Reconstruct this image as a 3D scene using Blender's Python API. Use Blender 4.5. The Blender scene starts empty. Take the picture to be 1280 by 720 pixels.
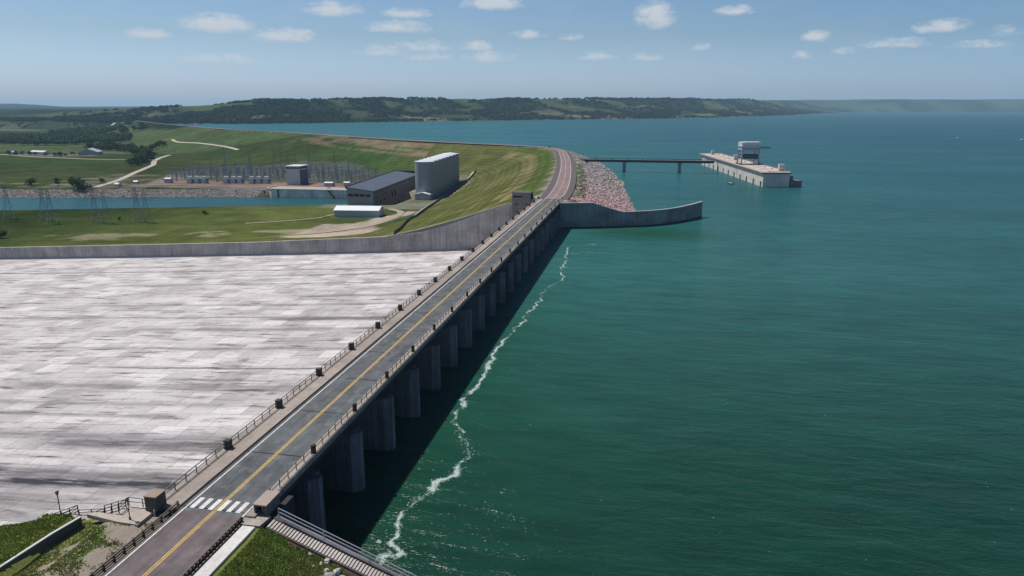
import math, random
CREST=[(-50,-400),(-50,0),(-50,373),(-51,400),(-56,458),(-65,559),(-80,690),(-100,810),(-120,865),(-152,906),(-190,932),(-252,968),(-370,1045),(-528,1178),(-720,1335),(-870,1435),(-1060,1585),(-1519,2020),(-2255,2790),(-3100,3600)]
def lerp(a,b,t): return a+(b-a)*t
def sm(a,b,x):
    t=min(1,max(0,(x-a)/(b-a))); return t*t*(3-2*t)
def sdist(px,py,poly=CREST):
    """signed distance to a polyline (positive = left of travel = downstream), and distance along it"""
    best=1e18; s=0; al=0; acc=0
    for i in range(len(poly)-1):
        x0,y0=poly[i]; x1,y1=poly[i+1]; dx=x1-x0; dy=y1-y0; L2=dx*dx+dy*dy; L=math.sqrt(L2)
        t=((px-x0)*dx+(py-y0)*dy)/L2; t=0 if t<0 else 1 if t>1 else t
        ex=px-x0-dx*t; ey=py-y0-dy*t; d=ex*ex+ey*ey
        if d<best:
            best=d; c=dx*(py-y0)-dy*(px-x0); s=1 if c>0 else -1; al=acc+t*L
        acc+=L
    return s*math.sqrt(best),al
_P=list(range(256)); random.Random(7).shuffle(_P); _P=_P*2
def vn(x,y):
    xi=math.floor(x); yi=math.floor(y); xf=x-xi; yf=y-yi; u=xf*xf*(3-2*xf); v=yf*yf*(3-2*yf)
    g=lambda i,j:_P[_P[i&255]+(j&255)]/255.0
    return lerp(lerp(g(xi,yi),g(xi+1,yi),u),lerp(g(xi,yi+1),g(xi+1,yi+1),u),v)
def fbm(x,y,o=4):
    a=.5; s=0
    for i in range(o): s+=a*vn(x,y); x=x*2.03+11.3; y=y*2.03+5.7; a*=.5
    return s/(1-.5**o)
def wall_top(x):   # far training wall top height
    P=[(-58,13.0),(-60,12.6),(-72,9.9),(-85,6),(-97,1.4),(-110,-3.3),(-123,-6.9),(-146,-10.4),(-226,-16.4),(-312,-21.2),(-406,-26.3),(-620,-36)]
    for (a,za),(b,zb) in zip(P,P[1:]):
        if x>=b: return za+(zb-za)*(x-a)/(b-a) if x<a else za
    return -36
def chute_z(x):
    P=[(-56,1.0),(-60,0.6),(-68,-3),(-78,-9.5),(-86,-13.6),(-94,-15.9),(-110,-17.2),(-146,-19.6),(-226,-24.4),(-312,-29.2),(-406,-34),(-640,-46)]
    for (a,za),(b,zb) in zip(P,P[1:]):
        if x>=b: return za+(zb-za)*(x-a)/(b-a) if x<a else za
    return -46
SHN=[(-2500,470),(-900,425),(-584,543),(-468,586),(-314,638),(-283,650),(-255,648)]   # near bank of the tailrace
SHF=[(-2500,820),(-1000,690),(-698,660),(-426,716),(-419,718),(-317,721),(-240,726)]   # far bank
def interp(P,x):
    if x<=P[0][0]: return P[0][1]
    for (a,za),(b,zb) in zip(P,P[1:]):
        if x<=b: return za+(zb-za)*(x-a)/(b-a)
    return P[-1][1]
WING=[(-44.2,360),(-39.9,361),(-34,362.6),(-27.8,364.7),(-20,367),(-12,369.8),(-3.2,373.3),(5,379),(12,386),(18.1,393.8),(25,403.5),(30.9,414.1)]
def hills(x,y):
    """bluffs on the far side of the reservoir and the rolling plain beyond"""
    z=-30.0
    return z
SHORE=[(-9000,6500),(-4200,3300),(-2650,2560),(-1900,2420),(-1450,2528),(-1180,2900),(-797,3338),(-200,3900),(421,4695),(1150,6400),(1900,8600),(2851,11055),(4200,12000),(5500,12200),(8000,12800),(14000,13500)]
def height(x,y):
    # far side land first
    s,al=sdist(x,y)
    sh,al2=sdist(x,y,SHORE)      # positive = left/north of shore line = land
    if sh>-60 and y>1700:
        bl=104+22*(fbm(x/1500+3,y/1500,3)-.5)+26*(fbm(x/330,y/330,3)-.5)+max(0,y-4500)*.009+sm(7500,10500,y)*70*(fbm(x/1500+1,y/3000,3)-.55)
        if x<-1300: bl*= lerp(1,.42,sm(-1300,-2800,x))
        up=sm(0,620+300*vn(al2/700,3),sh)
        gul=abs(fbm(x/300+9,y/300,3)-.5)*2
        cut=sm(.03,.5,up)*sm(1.0,.75,up); far=bl*up*(1-.5*cut*(1-min(1,gul*2.2)))+2
        if sh<0: far=sh*.12
    else: far=-8.0
    if y<400 and -44.5<x and not(y>360 and x<31 and s<0 and y>interp(WING,x)): 
        # near-side bank south of the spillway
        if y<68.2 and x<6:
            return 12.6-max(0,(x+42.5))*.4
        return -8.0
    if x<=-44.5 and y<66.6:
        return 12.6
    if x<-57.5 and y<373.6: return -60.0
    if y<374 and x<-44.4 and x>-57.5: return 8.0
    if s>=0:
        kk=lerp(3.4,2.7,sm(830,1000,al)); kk=lerp(kk,4,sm(1400,1900,al)); zz=13-max(0,s-10)/kk
        base=-28+ (2.5*(fbm(x/160,y/160,3)-.5) if s>200 else 0)
        if y>1250: base+=  sm(1250,4200,y)*34*(fbm(x/900+5,y/900,3)-.1)+sm(3500,9000,y)*40+(sm(6000,9500,y)*(72+34*fbm(x/900,y/2500+4,3)) if x<-1500 else 0)
        # backfill behind the training wall
        if x<-60: base=max(base,wall_top(x)-.9-max(0,y-376)*.11)
        k=5.0; hh=max(k-abs(zz-base),0)/k; z=max(zz,base)+hh*hh*k*.25
        if al>1100 and y<2700: z=min(z,13)
        # tailrace channel
        if x<-236:
            n=interp(SHN,x); f=interp(SHF,x)
            if y>n-40 and y<f+30:
                wn=(y-n)/2.5; wf=(f-y)/2.2
                c=-36.0-min(wn,wf)*.9
                if x>-421.5: 
                    if y<f+1.5 and wn>-10: z=min(z,max(-36-wn*.9,-40))
                elif min(wn,wf)>-10: z=min(z,max(c,-40))
        if al>3600: z=max(z,far) if sh>0 else z
        return z
    else:
        zz=13-max(0,-s-8)/2.85+ (.5*(vn(x/4,y/4)-.5) if -s>9 else 0)
        if 560<y<640 and -40<x<0: zz+=1.5*sm(0,1,1-abs(y-600)/40)
        return max(zz,far,-8.0)
import bpy, bmesh
from mathutils import Vector, Matrix
rnd=random.Random(11)
C=bpy.data.collections.new('scene_objects'); bpy.context.scene.collection.children.link(C)
scn=bpy.context.scene
# ------------------------------------------------------------------ node helpers
class NT:
    def __init__(s,name):
        s.m=bpy.data.materials.new(name); s.m.use_nodes=True; s.t=s.m.node_tree; s.t.nodes.clear()
        s.out=s.t.nodes.new('ShaderNodeOutputMaterial'); s.b=s.t.nodes.new('ShaderNodeBsdfPrincipled')
        s.t.links.new(s.b.outputs[0],s.out.inputs[0]); s.geo=None
        s.b.inputs['Specular IOR Level'].default_value=.25
    def n(s,ty,**k):
        x=s.t.nodes.new(ty)
        for a,v in k.items(): setattr(x,a,v)
        return x
    def L(s,a,b): s.t.links.new(a,b)
    def set(s,sock,v):
        if v is None: return
        if hasattr(v,'is_linked'): s.L(v,sock)
        elif isinstance(v,(tuple,list)) and len(v)==3 and sock.type=='RGBA': sock.default_value=(*v,1)
        else: sock.default_value=v
    def pos(s):
        if not s.geo: s.geo=s.n('ShaderNodeNewGeometry')
        return s.geo.outputs['Position']
    def obj(s): return s.n('ShaderNodeTexCoord').outputs['Object']
    def math(s,op,a,b=None,c=None,clamp=False):
        x=s.n('ShaderNodeMath',operation=op,use_clamp=clamp); s.set(x.inputs[0],a); s.set(x.inputs[1],b); s.set(x.inputs[2],c); return x.outputs[0]
    def scale(s,v,sc,off=(0,0,0),rot=(0,0,0)):
        x=s.n('ShaderNodeMapping'); s.L(v,x.inputs[0]); x.inputs['Scale'].default_value=sc; x.inputs['Location'].default_value=off; x.inputs['Rotation'].default_value=rot; return x.outputs[0]
    def noise(s,v,sc,det=5,rough=.55,dist=0):
        x=s.n('ShaderNodeTexNoise'); s.L(v,x.inputs['Vector']); x.inputs['Scale'].default_value=sc; x.inputs['Detail'].default_value=det; x.inputs['Roughness'].default_value=rough; x.inputs['Distortion'].default_value=dist; return x.outputs[0]
    def ramp(s,f,pts):
        x=s.n('ShaderNodeValToRGB'); s.L(f,x.inputs[0]); e=x.color_ramp.elements
        while len(e)<len(pts): e.new(.5)
        for i,(p,c) in enumerate(pts):
            e[i].position=p; e[i].color=(*c,1) if isinstance(c,(tuple,list)) else (c,c,c,1)
        return x.outputs[0]
    def mix(s,f,a,b,mode='MIX'):
        x=s.n('ShaderNodeMix',data_type='RGBA',blend_type=mode); s.set(x.inputs[0],f); s.set(x.inputs[6],a); s.set(x.inputs[7],b); return x.outputs[2]
    def sep(s,v):
        x=s.n('ShaderNodeSeparateXYZ'); s.L(v,x.inputs[0]); return x.outputs
    def comb(s,a,b,c):
        x=s.n('ShaderNodeCombineXYZ'); s.set(x.inputs[0],a); s.set(x.inputs[1],b); s.set(x.inputs[2],c); return x.outputs[0]
    def bump(s,h,d,st=1):
        x=s.n('ShaderNodeBump'); s.L(h,x.inputs['Height']); x.inputs['Distance'].default_value=d; x.inputs['Strength'].default_value=st; s.L(x.outputs[0],s.b.inputs['Normal']); return x
    def base(s,c,rough=.85,metal=0):
        s.set(s.b.inputs['Base Color'],c); s.b.inputs['Roughness'].default_value=rough; s.b.inputs['Metallic'].default_value=metal
        if rough>=.8 and not metal: s.b.inputs['Specular IOR Level'].default_value=0
        return s.m
MC={}
def P(name,col,rough=.8,metal=0,sc=.6,amt=.25,bump=0,bsc=4):
    """plain weathered surface: two noises darken and lighten the base colour"""
    if name in MC: return MC[name]
    t=NT(name); v=t.pos()
    a=t.noise(v,sc,5,.6); b=t.noise(v,sc*7.3,3,.6)
    k=t.math('ADD',t.math('MULTIPLY',a,.7),t.math('MULTIPLY',b,.3))
    c=t.mix(k,tuple(x*(1-amt*1.3) for x in col),tuple(min(1,x*(1+amt*1.1)) for x in col))
    if bump: t.bump(t.noise(v,bsc,4),bump)
    MC[name]=t.base(c,rough,metal); return MC[name]
def M_concrete(name,col,stain=.5,lifts=0.0,streak=.35):
    if name in MC: return MC[name]
    t=NT(name); v=t.pos()
    a=t.noise(v,.12,6,.65); st=t.noise(t.scale(v,(.9,.9,.05)),1,5,.7); fine=t.noise(v,2.2,4,.7)
    k=t.ramp(a,[(.3,1-stain),(.62,1.08)]); k2=t.ramp(st,[(.32,1-streak),(.58,1.05)])
    c=t.mix(1,col,k,'MULTIPLY'); c=t.mix(1,c,k2,'MULTIPLY'); c=t.mix(.5,c,t.ramp(fine,[(.3,.75),(.7,1.15)]),'MULTIPLY')
    if lifts:
        z=t.sep(v)[2]; fr=t.math('FRACT',t.math('DIVIDE',z,lifts)); ln=t.math('LESS_THAN',fr,.05)
        c=t.mix(t.math('MULTIPLY',ln,.45),c,(.05,.05,.05))
        sx=t.sep(v)[0]; fr=t.math('FRACT',t.math('DIVIDE',sx,9.1)); ln=t.math('LESS_THAN',fr,.02)
        c=t.mix(t.math('MULTIPLY',ln,.5),c,(.05,.05,.05))
    t.bump(fine,.03)
    MC[name]=t.base(c,.9); return MC[name]
# ------------------------------------------------------------------ mesh helpers
class MB:
    def __init__(s): s.v=[]; s.f=[]
    def quad(s,*p):
        n=len(s.v); s.v+=[tuple(q) for q in p]; s.f.append(tuple(range(n,n+len(p)))); return s
    def hexa(s,b,t):
        n=len(s.v); s.v+=[tuple(q) for q in b]+[tuple(q) for q in t]
        s.f+=[(n+3,n+2,n+1,n),(n+4,n+5,n+6,n+7)]+[(n+i,n+(i+1)%4,n+4+(i+1)%4,n+4+i) for i in range(4)]; return s
    def box(s,x0,x1,y0,y1,z0,z1): return s.hexa([(x0,y0,z0),(x1,y0,z0),(x1,y1,z0),(x0,y1,z0)],[(x0,y0,z1),(x1,y0,z1),(x1,y1,z1),(x0,y1,z1)])
    def prism(s,poly,z0,z1,top=None):
        n=len(s.v); k=len(poly); top=top or poly
        s.v+=[(x,y,z0) for x,y in poly]+[(x,y,z1) for x,y in top]
        s.f+=[tuple(range(n+k-1,n-1,-1)),tuple(range(n+k,n+2*k))]+[(n+i,n+(i+1)%k,n+k+(i+1)%k,n+k+i) for i in range(k)]; return s
    def beam(s,p,q,w,h=None):
        h=h or w; p=Vector(p); q=Vector(q); d=(q-p).normalized()
        u=Vector((0,0,1)) if abs(d.z)<.95 else Vector((0,1,0))
        a=d.cross(u).normalized()*w/2; b=a.cross(d).normalized()*h/2
        return s.hexa([p-a-b,p+a-b,p+a+b,p-a+b],[q-a-b,q+a-b,q+a+b,q-a+b])
    def tube(s,p,q,r,n=8,r2=None,cap=True):
        r2=r if r2 is None else r2; p=Vector(p); q=Vector(q); d=(q-p).normalized()
        u=Vector((0,0,1)) if abs(d.z)<.95 else Vector((0,1,0))
        a=d.cross(u).normalized(); b=a.cross(d).normalized(); m=len(s.v)
        for (o,rr) in((p,r),(q,r2)):
            for i in range(n):
                t=2*math.pi*i/n; s.v.append(tuple(o+a*math.cos(t)*rr+b*math.sin(t)*rr))
        s.f+=[(m+i,m+(i+1)%n,m+n+(i+1)%n,m+n+i) for i in range(n)]
        if cap: s.f+=[tuple(range(m+n-1,m-1,-1)),tuple(range(m+n,m+2*n))]
        return s
    def strip(s,A,B):
        """sheet between two point rows"""
        n=len(s.v); k=len(A); s.v+=[tuple(a) for a in A]+[tuple(b) for b in B]
        s.f+=[(n+i,n+i+1,n+k+i+1,n+k+i) for i in range(k-1)]; return s
    def blob(s,c,r,seed,n1=6,n2=4,jag=.25):
        """irregular lump"""
        R=random.Random(seed); m=len(s.v); cx,cy,cz=c; rx,ry,rz=r if isinstance(r,tuple) else (r,r,r)
        s.v.append((cx,cy,cz-rz))
        for j in range(1,n2):
            ph=math.pi*j/n2-math.pi/2
            for i in range(n1):
                t=2*math.pi*(i+.5*(j%2))/n1+R.uniform(-.2,.2); k=1+R.uniform(-jag,jag)
                s.v.append((cx+rx*k*math.cos(ph)*math.cos(t),cy+ry*k*math.cos(ph)*math.sin(t),cz+rz*k*math.sin(ph)))
        s.v.append((cx,cy,cz+rz)); e=len(s.v)-1
        for i in range(n1):
            s.f.append((m,m+1+(i+1)%n1,m+1+i)); b=m+1+(n2-2)*n1; s.f.append((b+i,b+(i+1)%n1,e))
        for j in range(n2-2):
            for i in range(n1):
                a=m+1+j*n1; s.f.append((a+i,a+(i+1)%n1,a+n1+(i+1)%n1,a+n1+i))
        return s
    def mesh(s,name,mat,smooth=False):
        me=bpy.data.meshes.new(name); me.from_pydata(s.v,[],s.f); me.update()
        for m in (mat if isinstance(mat,list) else [mat]): me.materials.append(m)
        if smooth: me.polygons.foreach_set('use_smooth',[True]*len(me.polygons))
        return me
    def build(s,name,mat,parent=None,smooth=False,bevel=0):
        o=bpy.data.objects.new(name,s.mesh(name,mat,smooth)); C.objects.link(o)
        if parent: o.parent=parent
        if bevel:
            b=o.modifiers.new('bevel','BEVEL'); b.width=bevel; b.segments=1; b.limit_method='ANGLE'
        return o
def tag(o,label=None,cat=None,group=None,kind=None):
    if label: o['label']=label
    if cat: o['category']=cat
    if group: o['group']=group
    if kind: o['kind']=kind
    return o
def thing(name,label,cat,loc=(0,0,0),rz=0,group=None):
    o=bpy.data.objects.new(name,None); C.objects.link(o); o.location=loc; o.rotation_euler=(0,0,rz); o.empty_display_size=.5
    return tag(o,label,cat,group)
def dup(o,loc,rz=0,label=None,scale=None):
    def cp(a,par):
        c=a.copy(); C.objects.link(c); c.parent=par
        for ch in a.children: cp(ch,c)
        return c
    c=cp(o,None); c.location=loc; c.rotation_euler=(0,0,rz)
    if scale: c.scale=(scale,)*3 if not isinstance(scale,tuple) else scale
    if label: c['label']=label
    return c
def inpoly(x,y,P_):
    c=False; j=len(P_)-1
    for i in range(len(P_)):
        xi,yi=P_[i]; xj,yj=P_[j]
        if (yi>y)!=(yj>y) and x<(xj-xi)*(y-yi)/(yj-yi)+xi: c=not c
        j=i
    return c
def smooth_line(P_,k=6):
    out=[]
    for i in range(len(P_)-1):
        p0=P_[max(0,i-1)];p1=P_[i];p2=P_[i+1];p3=P_[min(len(P_)-1,i+2)]
        for j in range(k):
            t=j/k; out.append(tuple(.5*((2*p1[q])+(-p0[q]+p2[q])*t+(2*p0[q]-5*p1[q]+4*p2[q]-p3[q])*t*t+(-p0[q]+3*p1[q]-3*p2[q]+p3[q])*t**3) for q in range(2)))
    out.append(tuple(P_[-1])); return out
def offset_line(L_,d):
    out=[]
    for i,(x,y) in enumerate(L_):
        a=L_[max(0,i-1)]; b=L_[min(len(L_)-1,i+1)]; dx=b[0]-a[0]; dy=b[1]-a[1]; l=math.hypot(dx,dy)
        out.append((x-dy/l*d,y+dx/l*d))     # left of travel for positive d
    return out
# ------------------------------------------------------------------ camera, light, sky
cam=bpy.data.objects.new('camera',bpy.data.cameras.new('camera')); C.objects.link(cam)
cam.location=(0,0,60.6); cam.rotation_euler=(math.radians(90)-math.atan((360-134.5)/880),0,math.radians(10.9))
cam.data.sensor_width=36; cam.data.lens=36*880/1280; cam.data.clip_start=.5; cam.data.clip_end=90000
scn.camera=cam
SUN=Vector((-1.0,.30,0)).normalized(); EL=math.radians(63)
sd=Vector((SUN.x*math.cos(EL),SUN.y*math.cos(EL),math.sin(EL)))
sl=bpy.data.lights.new('sun','SUN'); sl.energy=4.3; sl.angle=math.radians(.53); sl.color=(1,.96,.9)
so=bpy.data.objects.new('sun',sl); C.objects.link(so); so.rotation_euler=sd.to_track_quat('Z','Y').to_euler(); so.location=(0,0,200)
def make_world():
    w=bpy.data.worlds.new('World'); scn.world=w; w.use_nodes=True; t=w.node_tree; t.nodes.clear()
    class W(NT):
        def __init__(s): s.t=t; s.geo=None
    q=W(); out=q.n('ShaderNodeOutputWorld'); bg=q.n('ShaderNodeBackground'); q.L(bg.outputs[0],out.inputs[0])
    sky=q.n('ShaderNodeTexSky',sky_type='NISHITA'); sky.sun_disc=False; sky.sun_elevation=EL; sky.sun_rotation=math.atan2(SUN.x,SUN.y)
    sky.air_density=1.1; sky.dust_density=1.2; sky.ozone_density=1.6
    v=q.n('ShaderNodeTexCoord').outputs['Generated']
    x,y,z=q.sep(v)
    az=q.math('ARCTAN2',x,y); el=q.math('ARCSINE',z)
    base=q.mix(1,sky.outputs[0],SKYTINT,'MULTIPLY'); base=q.mix(1,base,q.ramp(el,[(0.0,(.85,.91,1.06)),(.035,(.74,.80,.91)),(.09,(.56,.61,.59)),(.18,(.51,.56,.55)),(.55,(.24,.26,.27))]),'MULTIPLY'); base=q.mix(1,base,q.ramp(az,[(0.0,(1.0,1.0,1.0)),(.42,(.84,.93,1.0))]),'MULTIPLY')
    # small fair-weather clouds: soft ellipses broken up by noise
    p=q.comb(az,q.math('MULTIPLY',el,2.0),0.0)
    n=q.noise(p,38,7,.62,.3); n2=q.noise(p,110,4,.6); soft=q.noise(p,9,4,.6)
    acc=None; sh=None
    for (a,e,wa,we,st) in CLOUDS:
        wa*=1.12; we*=1.25; st=st*.9+.12; dx=q.math('DIVIDE',q.math('SUBTRACT',az,a),wa); dy=q.math('DIVIDE',q.math('SUBTRACT',el,e),we)
        dyb=q.math('MULTIPLY',q.math('MINIMUM',dy,0.0),.9); dy=q.math('ADD',dy,dyb)
        d=q.math('ADD',q.math('MULTIPLY',dx,dx),q.math('MULTIPLY',dy,dy))
        m=q.math('MULTIPLY',q.math('SUBTRACT',1.0,q.math('SQRT',d)),st)
        if acc is None: acc=m; sh=dy
        else:
            g=q.math('GREATER_THAN',m,acc); mx=q.n('ShaderNodeMix',data_type='FLOAT'); q.L(g,mx.inputs[0]); q.L(sh,mx.inputs[2]); q.L(dy,mx.inputs[3]); sh=mx.outputs[0]
            acc=q.math('MAXIMUM',acc,m)
    k=q.math('ADD',acc,q.math('MULTIPLY',q.math('SUBTRACT',n,.52),1.7)); k=q.math('ADD',k,q.math('MULTIPLY',q.math('SUBTRACT',n2,.5),.5))
    k=q.math('ADD',k,q.math('MINIMUM',q.math('MULTIPLY',q.math('ADD',acc,.02),2.5),0.0))
    mr=q.n('ShaderNodeMapRange',interpolation_type='SMOOTHSTEP'); q.L(k,mr.inputs[0]); mr.inputs[1].default_value=-.2; mr.inputs[2].default_value=.75; mr.inputs[4].default_value=.9
    tone=q.math('ADD',q.math('MULTIPLY',sh,.3),.5,clamp=True)
    cc=q.mix(tone,(5.0,6.0,7.2),(8.6,8.7,8.8))
    wisp=q.ramp(soft,[(.5,0.0),(.75,.10)])
    base=q.mix(q.math('MULTIPLY',wisp,q.math('GREATER_THAN',el,.0)),base,(6.5,6.9,7.2))
    col=q.mix(mr.outputs[0],base,cc)
    q.L(col,bg.inputs[0]); bg.inputs[1].default_value=.085
SKYTINT=(1.41,1.60,2.08)
# a sky chart of the day's clouds: azimuth, elevation, half widths, density
CLOUDS=[(-.644,.0844,.024,.0075,.85),(-.566,.0975,.042,.0135,1.0),(-.487,.0865,.038,.0110,1.0),(-.423,.1205,.034,.0115,1.0),
 (-.570,.057,.040,.0085,.5),(-.343,.1007,.040,.0095,.8),(-.330,.1187,.030,.0080,.85),(-.308,.0772,.034,.0095,.55),(-.367,.0705,.034,.0085,.6),(-.300,.0640,.030,.0070,.4),
 (-.215,.1310,.040,.0120,1.0),(-.239,.0776,.020,.008,.65),(-.221,.0634,.036,.008,.5),(-.169,.0929,.024,.006,.5),(-.075,.065,.026,.0065,.5),
 (-.002,.1120,.026,.0200,1.05),(-.010,.0634,.022,.006,.45),(.098,.1178,.024,.0075,.8),(.058,.0753,.014,.005,.45),(.199,.0841,.017,.0075,.75),
 (.184,.0628,.012,.006,.45),(.289,.0726,.036,.0065,.6),(.332,.0893,.028,.0090,.8),(.398,.0815,.018,.007,.4),(.372,.0683,.030,.005,.45),(-.110,.0900,.016,.005,.4),(.230,.0660,.012,.005,.4)]
make_world()
# ================================================================== TERRAIN
YARD=[(-590,748),(-425,742),(-330,745),(-322,800),(-330,880),(-420,960),(-520,1015),(-640,1020),(-665,900)]
DIRT=[(-240,425),(-252,450),(-262,505),(-240,512),(-226,520),(-219,548),(-205,590),(-197,588),(-205,540),(-204,505),(-186,470),(-178,430),(-205,415)]
PINKPADS=[(-1250,1170),(-1080,1140),(-1035,1180),(-1080,1235),(-1220,1225)]
def terrain_color(x,y,z,s,al):
    n=fbm(x/70,y/70,3); n2=fbm(x/17+40,y/17,3); n3=fbm(x/240,y/240,2)
    g=[lerp(.045,.095,n),lerp(.075,.110,n),lerp(.022,.040,n)]; mow=0.0
    def put(c,k):
        for i in range(3): g[i]=lerp(g[i],c[i],k)
    land=y>1500
    if s>=0 and al<6000:
        if s<10: put((.24,.20,.18),.9)
        elif z>-26.5 and y<1000 and x>-360:
            k=n2
            put((lerp(.085,.118,k),lerp(.100,.128,k),lerp(.030,.044,k)),.9); mow=1
            put((.20,.185,.09),.4*sm(.55,.75,fbm(s/3.2,al/120,2)))
            if al<1330:
                if 10<s<30: put((.070,.110,.030),.8*sm(30,24,s))
                if 30<s<33.5 or 38<s<40.5: put((.29,.24,.13),.7)
        if x<-300 and z>-27 and y<1400:
            put((.055,.105,.030),.75*sm(.35,.6,fbm(x/120+3,y/60,2))*sm(8,25,s))
            put((.25,.19,.13),.75*(1 if -640<x<-300 and 12<s<58 and fbm(x/60,s/12,2)>.42 else 0)*sm(-700,-600,x))
        if y>1200: put((.065,.092,.040),.6)
        if x<-236 and y>interp(SHF,x)-2 and y<interp(SHF,x)+24 and x<-419 and z<-28.2:
            k=vn(x/2.5,y/2.5); put((lerp(.12,.30,k),lerp(.11,.27,k),lerp(.10,.25,k)),.95)
        if x<-64 and y<381 and z>wall_top(x)-3: put((.30,.30,.23),.8)
        if x<-430 and interp(SHF,x)+17<y<interp(SHF,x)+34: put((.055,.095,.025),.9)
        if x<-230 and 745>y>600 and z>-36 and y<interp(SHN,x)+8: put((.07,.13,.03),.6)
        if y<600 and x<-250 and z<-20: put((.030,.060,.016),.6*sm(-330,-520,x)); put((.13,.15,.035),.55*sm(-520,-330,x)*n3)
        if inpoly(x,y,YARD): put((.24,.155,.14) if y<797+8*n else (.085,.088,.072),.85)
        if x>-600 and x<-236 and 722<y<752: put((.33,.29,.25),.8)
        if -300<x<-195 and 600<y<850 and z<-20: put((.26,.24,.19),.55)
        if x>-250 and y<620 and inpoly(x+4*(n2-.5),y+14*(n-.5),DIRT): put((.42,.345,.29),.85)
        dn=abs(y-(455+.35*(x+300))+20*(n-.5)); 
        if -420<x<-235 and dn<14 and n2>.5: put((.34,.29,.2),.6)
        if inpoly(x,y,PINKPADS): put((.34,.27,.25),.75*sm(.35,.5,n2))
        if x<-900 and y<1160: put((.055,.10,.03),.5)
        if -560>x>-720 and 690<y<860: put((.27,.235,.2),.65*sm(.42,.55,n2))
        if x<-640 and 715<y<735: put((.32,.34,.22),.5*sm(.4,.55,n2))
    elif s<0 and y<2300 and z<13.2:
        if s>-9: put((.30,.25,.235),.9)
        else:
            k=vn(x/1.7,y/1.7); pk=sm(560,430,y+30*(n-.5)); 
            put((lerp(.08,.20,k)+.03*pk,lerp(.075,.18,k),lerp(.07,.175,k)),.96)
            if s>-17 and 395<y<640: put((.075,.125,.03),.85*sm(-18,-15,s+2*n2))
            if 560<y<640 and x>-30 and z<4: put((.42,.37,.26),.85*sm(40,20,abs(y-597)))
    if 0<=s<9000 and y<1250:
        q=.86 if mow else lerp(.86,.62,sm(-300,-520,x)); 
        if not inpoly(x,y,YARD) and s>10 and not(inpoly(x,y,DIRT)): g=[c*q for c in g]
    if y>8500 and x>1500: put((.010,.024,.024),1); put((.07,.11,.06),.7*sm(.5,.62,fbm(x/700,y/900+2,3)))
    elif y>1700 and (z>2 or x<-1900):
        w=fbm(x/260+2,y/260,4); put((.012,.026,.016),.97); put((.085,.105,.045),.75*sm(.50,.66,w)*(.45+.55*sm(20,75,z) )); put((.26,.22,.15),.5*sm(.60,.68,fbm(x/180,y/180+9,3))*sm(60,10,z))
        if x<-1800 and y>3300: put((.022,.042,.032),.85*sm(3300,4500,y)*(.7+.3*sm(.4,.55,n3)))
        elif x<-2200 and z<60: put((.05,.075,.04),.7*sm(.38,.55,n3))
    return (*g,mow)
def grow(a,step,k,lim):
    out=[];x=a
    while abs(x)<abs(lim) if lim*step>0 and abs(lim)>abs(a) else (x<lim if step>0 else x>lim):
        step*=k; x+=step; out.append(x)
    return out
def build_ground():
    xs=[-44.2]
    x=-44.2
    while x<60: x+=4; xs.append(x)
    xs+=grow(xs[-1],5,1.07,11000)
    L_=[]; x=-44.2
    while x>-640: x-=4.6; L_.append(x)
    st=4.6
    while x>-1500: st=min(st*1.03,13); x-=st; L_.append(x)
    while x>-14000: st*=1.06; x-=st; L_.append(x)
    xs=sorted(L_+xs)
    ys=[360.4,363,366,369,371.5,373.9]; y=373.9; st=5
    while y<1050: y+=st; ys.append(y)
    while y<3000: st=min(st*1.03,26); y+=st; ys.append(y)
    while y<6000: st=min(st*1.03,60); y+=st; ys.append(y)
    while y<26000: st*=1.07; y+=st; ys.append(y)
    nx=len(xs); V=[];col=[];sdv=[]
    for y in ys:
        for x in xs:
            h=height(x,y); s,al=sdist(x,y)
            V.append((x,y,h)); col+=terrain_color(x,y,h,s,al); sdv.append(s if abs(s)<400 else 400)
    F=[]
    for j in range(len(ys)-1):
        for i in range(nx-1):
            a=j*nx+i; q=(a,a+1,a+nx+1,a+nx)
            if max(V[k][2] for k in q)<-7.9 and xs[i]>-60 and V[a][0]>-60: continue
            if ys[j]<373.8 and (xs[i]<-44.3 or xs[i]>34): continue
            if ys[j]<425 and -44.3<xs[i]<36 and any(V[k][1]<interp(WING,V[k][0])+.3 for k in q): continue
            F.append(q)
    me=bpy.data.meshes.new('ground'); me.from_pydata(V,[],F); me.polygons.foreach_set('use_smooth',[True]*len(F))
    a=me.color_attributes.new('Col','FLOAT_COLOR','POINT'); a.data.foreach_set('color',col)
    b=me.attributes.new('sd','FLOAT','POINT'); b.data.foreach_set('value',sdv)
    me.materials.append(M_terrain()); o=bpy.data.objects.new('ground',me); C.objects.link(o); tag(o,kind='structure')
def M_terrain():
    t=NT('grassland'); v=t.pos()
    c=t.n('ShaderNodeAttribute',attribute_name='Col'); sdn=t.n('ShaderNodeAttribute',attribute_name='sd').outputs['Fac']
    n=t.noise(v,.045,6,.65); n2=t.noise(v,.5,5,.7); n3=t.noise(v,.006,6,.65)
    col=t.mix(1,c.outputs['Color'],t.ramp(n,[(.3,.68),(.7,1.32)]),'MULTIPLY'); col=t.mix(1,col,t.ramp(n2,[(.25,.62),(.75,1.38)]),'MULTIPLY')
    col=t.mix(1,col,t.ramp(n3,[(.3,.75),(.7,1.22)]),'MULTIPLY')
    w=t.math('ADD',t.math('MULTIPLY',sdn,.9),t.math('MULTIPLY',n,4.0)); st=t.math('SINE',w)
    col=t.mix(t.math('MULTIPLY',c.outputs['Alpha'],.85),col,t.mix(1,col,t.ramp(t.math('ADD',t.math('MULTIPLY',st,.5),.5),[(.1,(.86,.90,.80)),(.9,(1.20,1.08,1.12))]),'MULTIPLY'))
    t.bump(n2,.5,.6)
    return t.base(col,.95)
build_ground()
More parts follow.
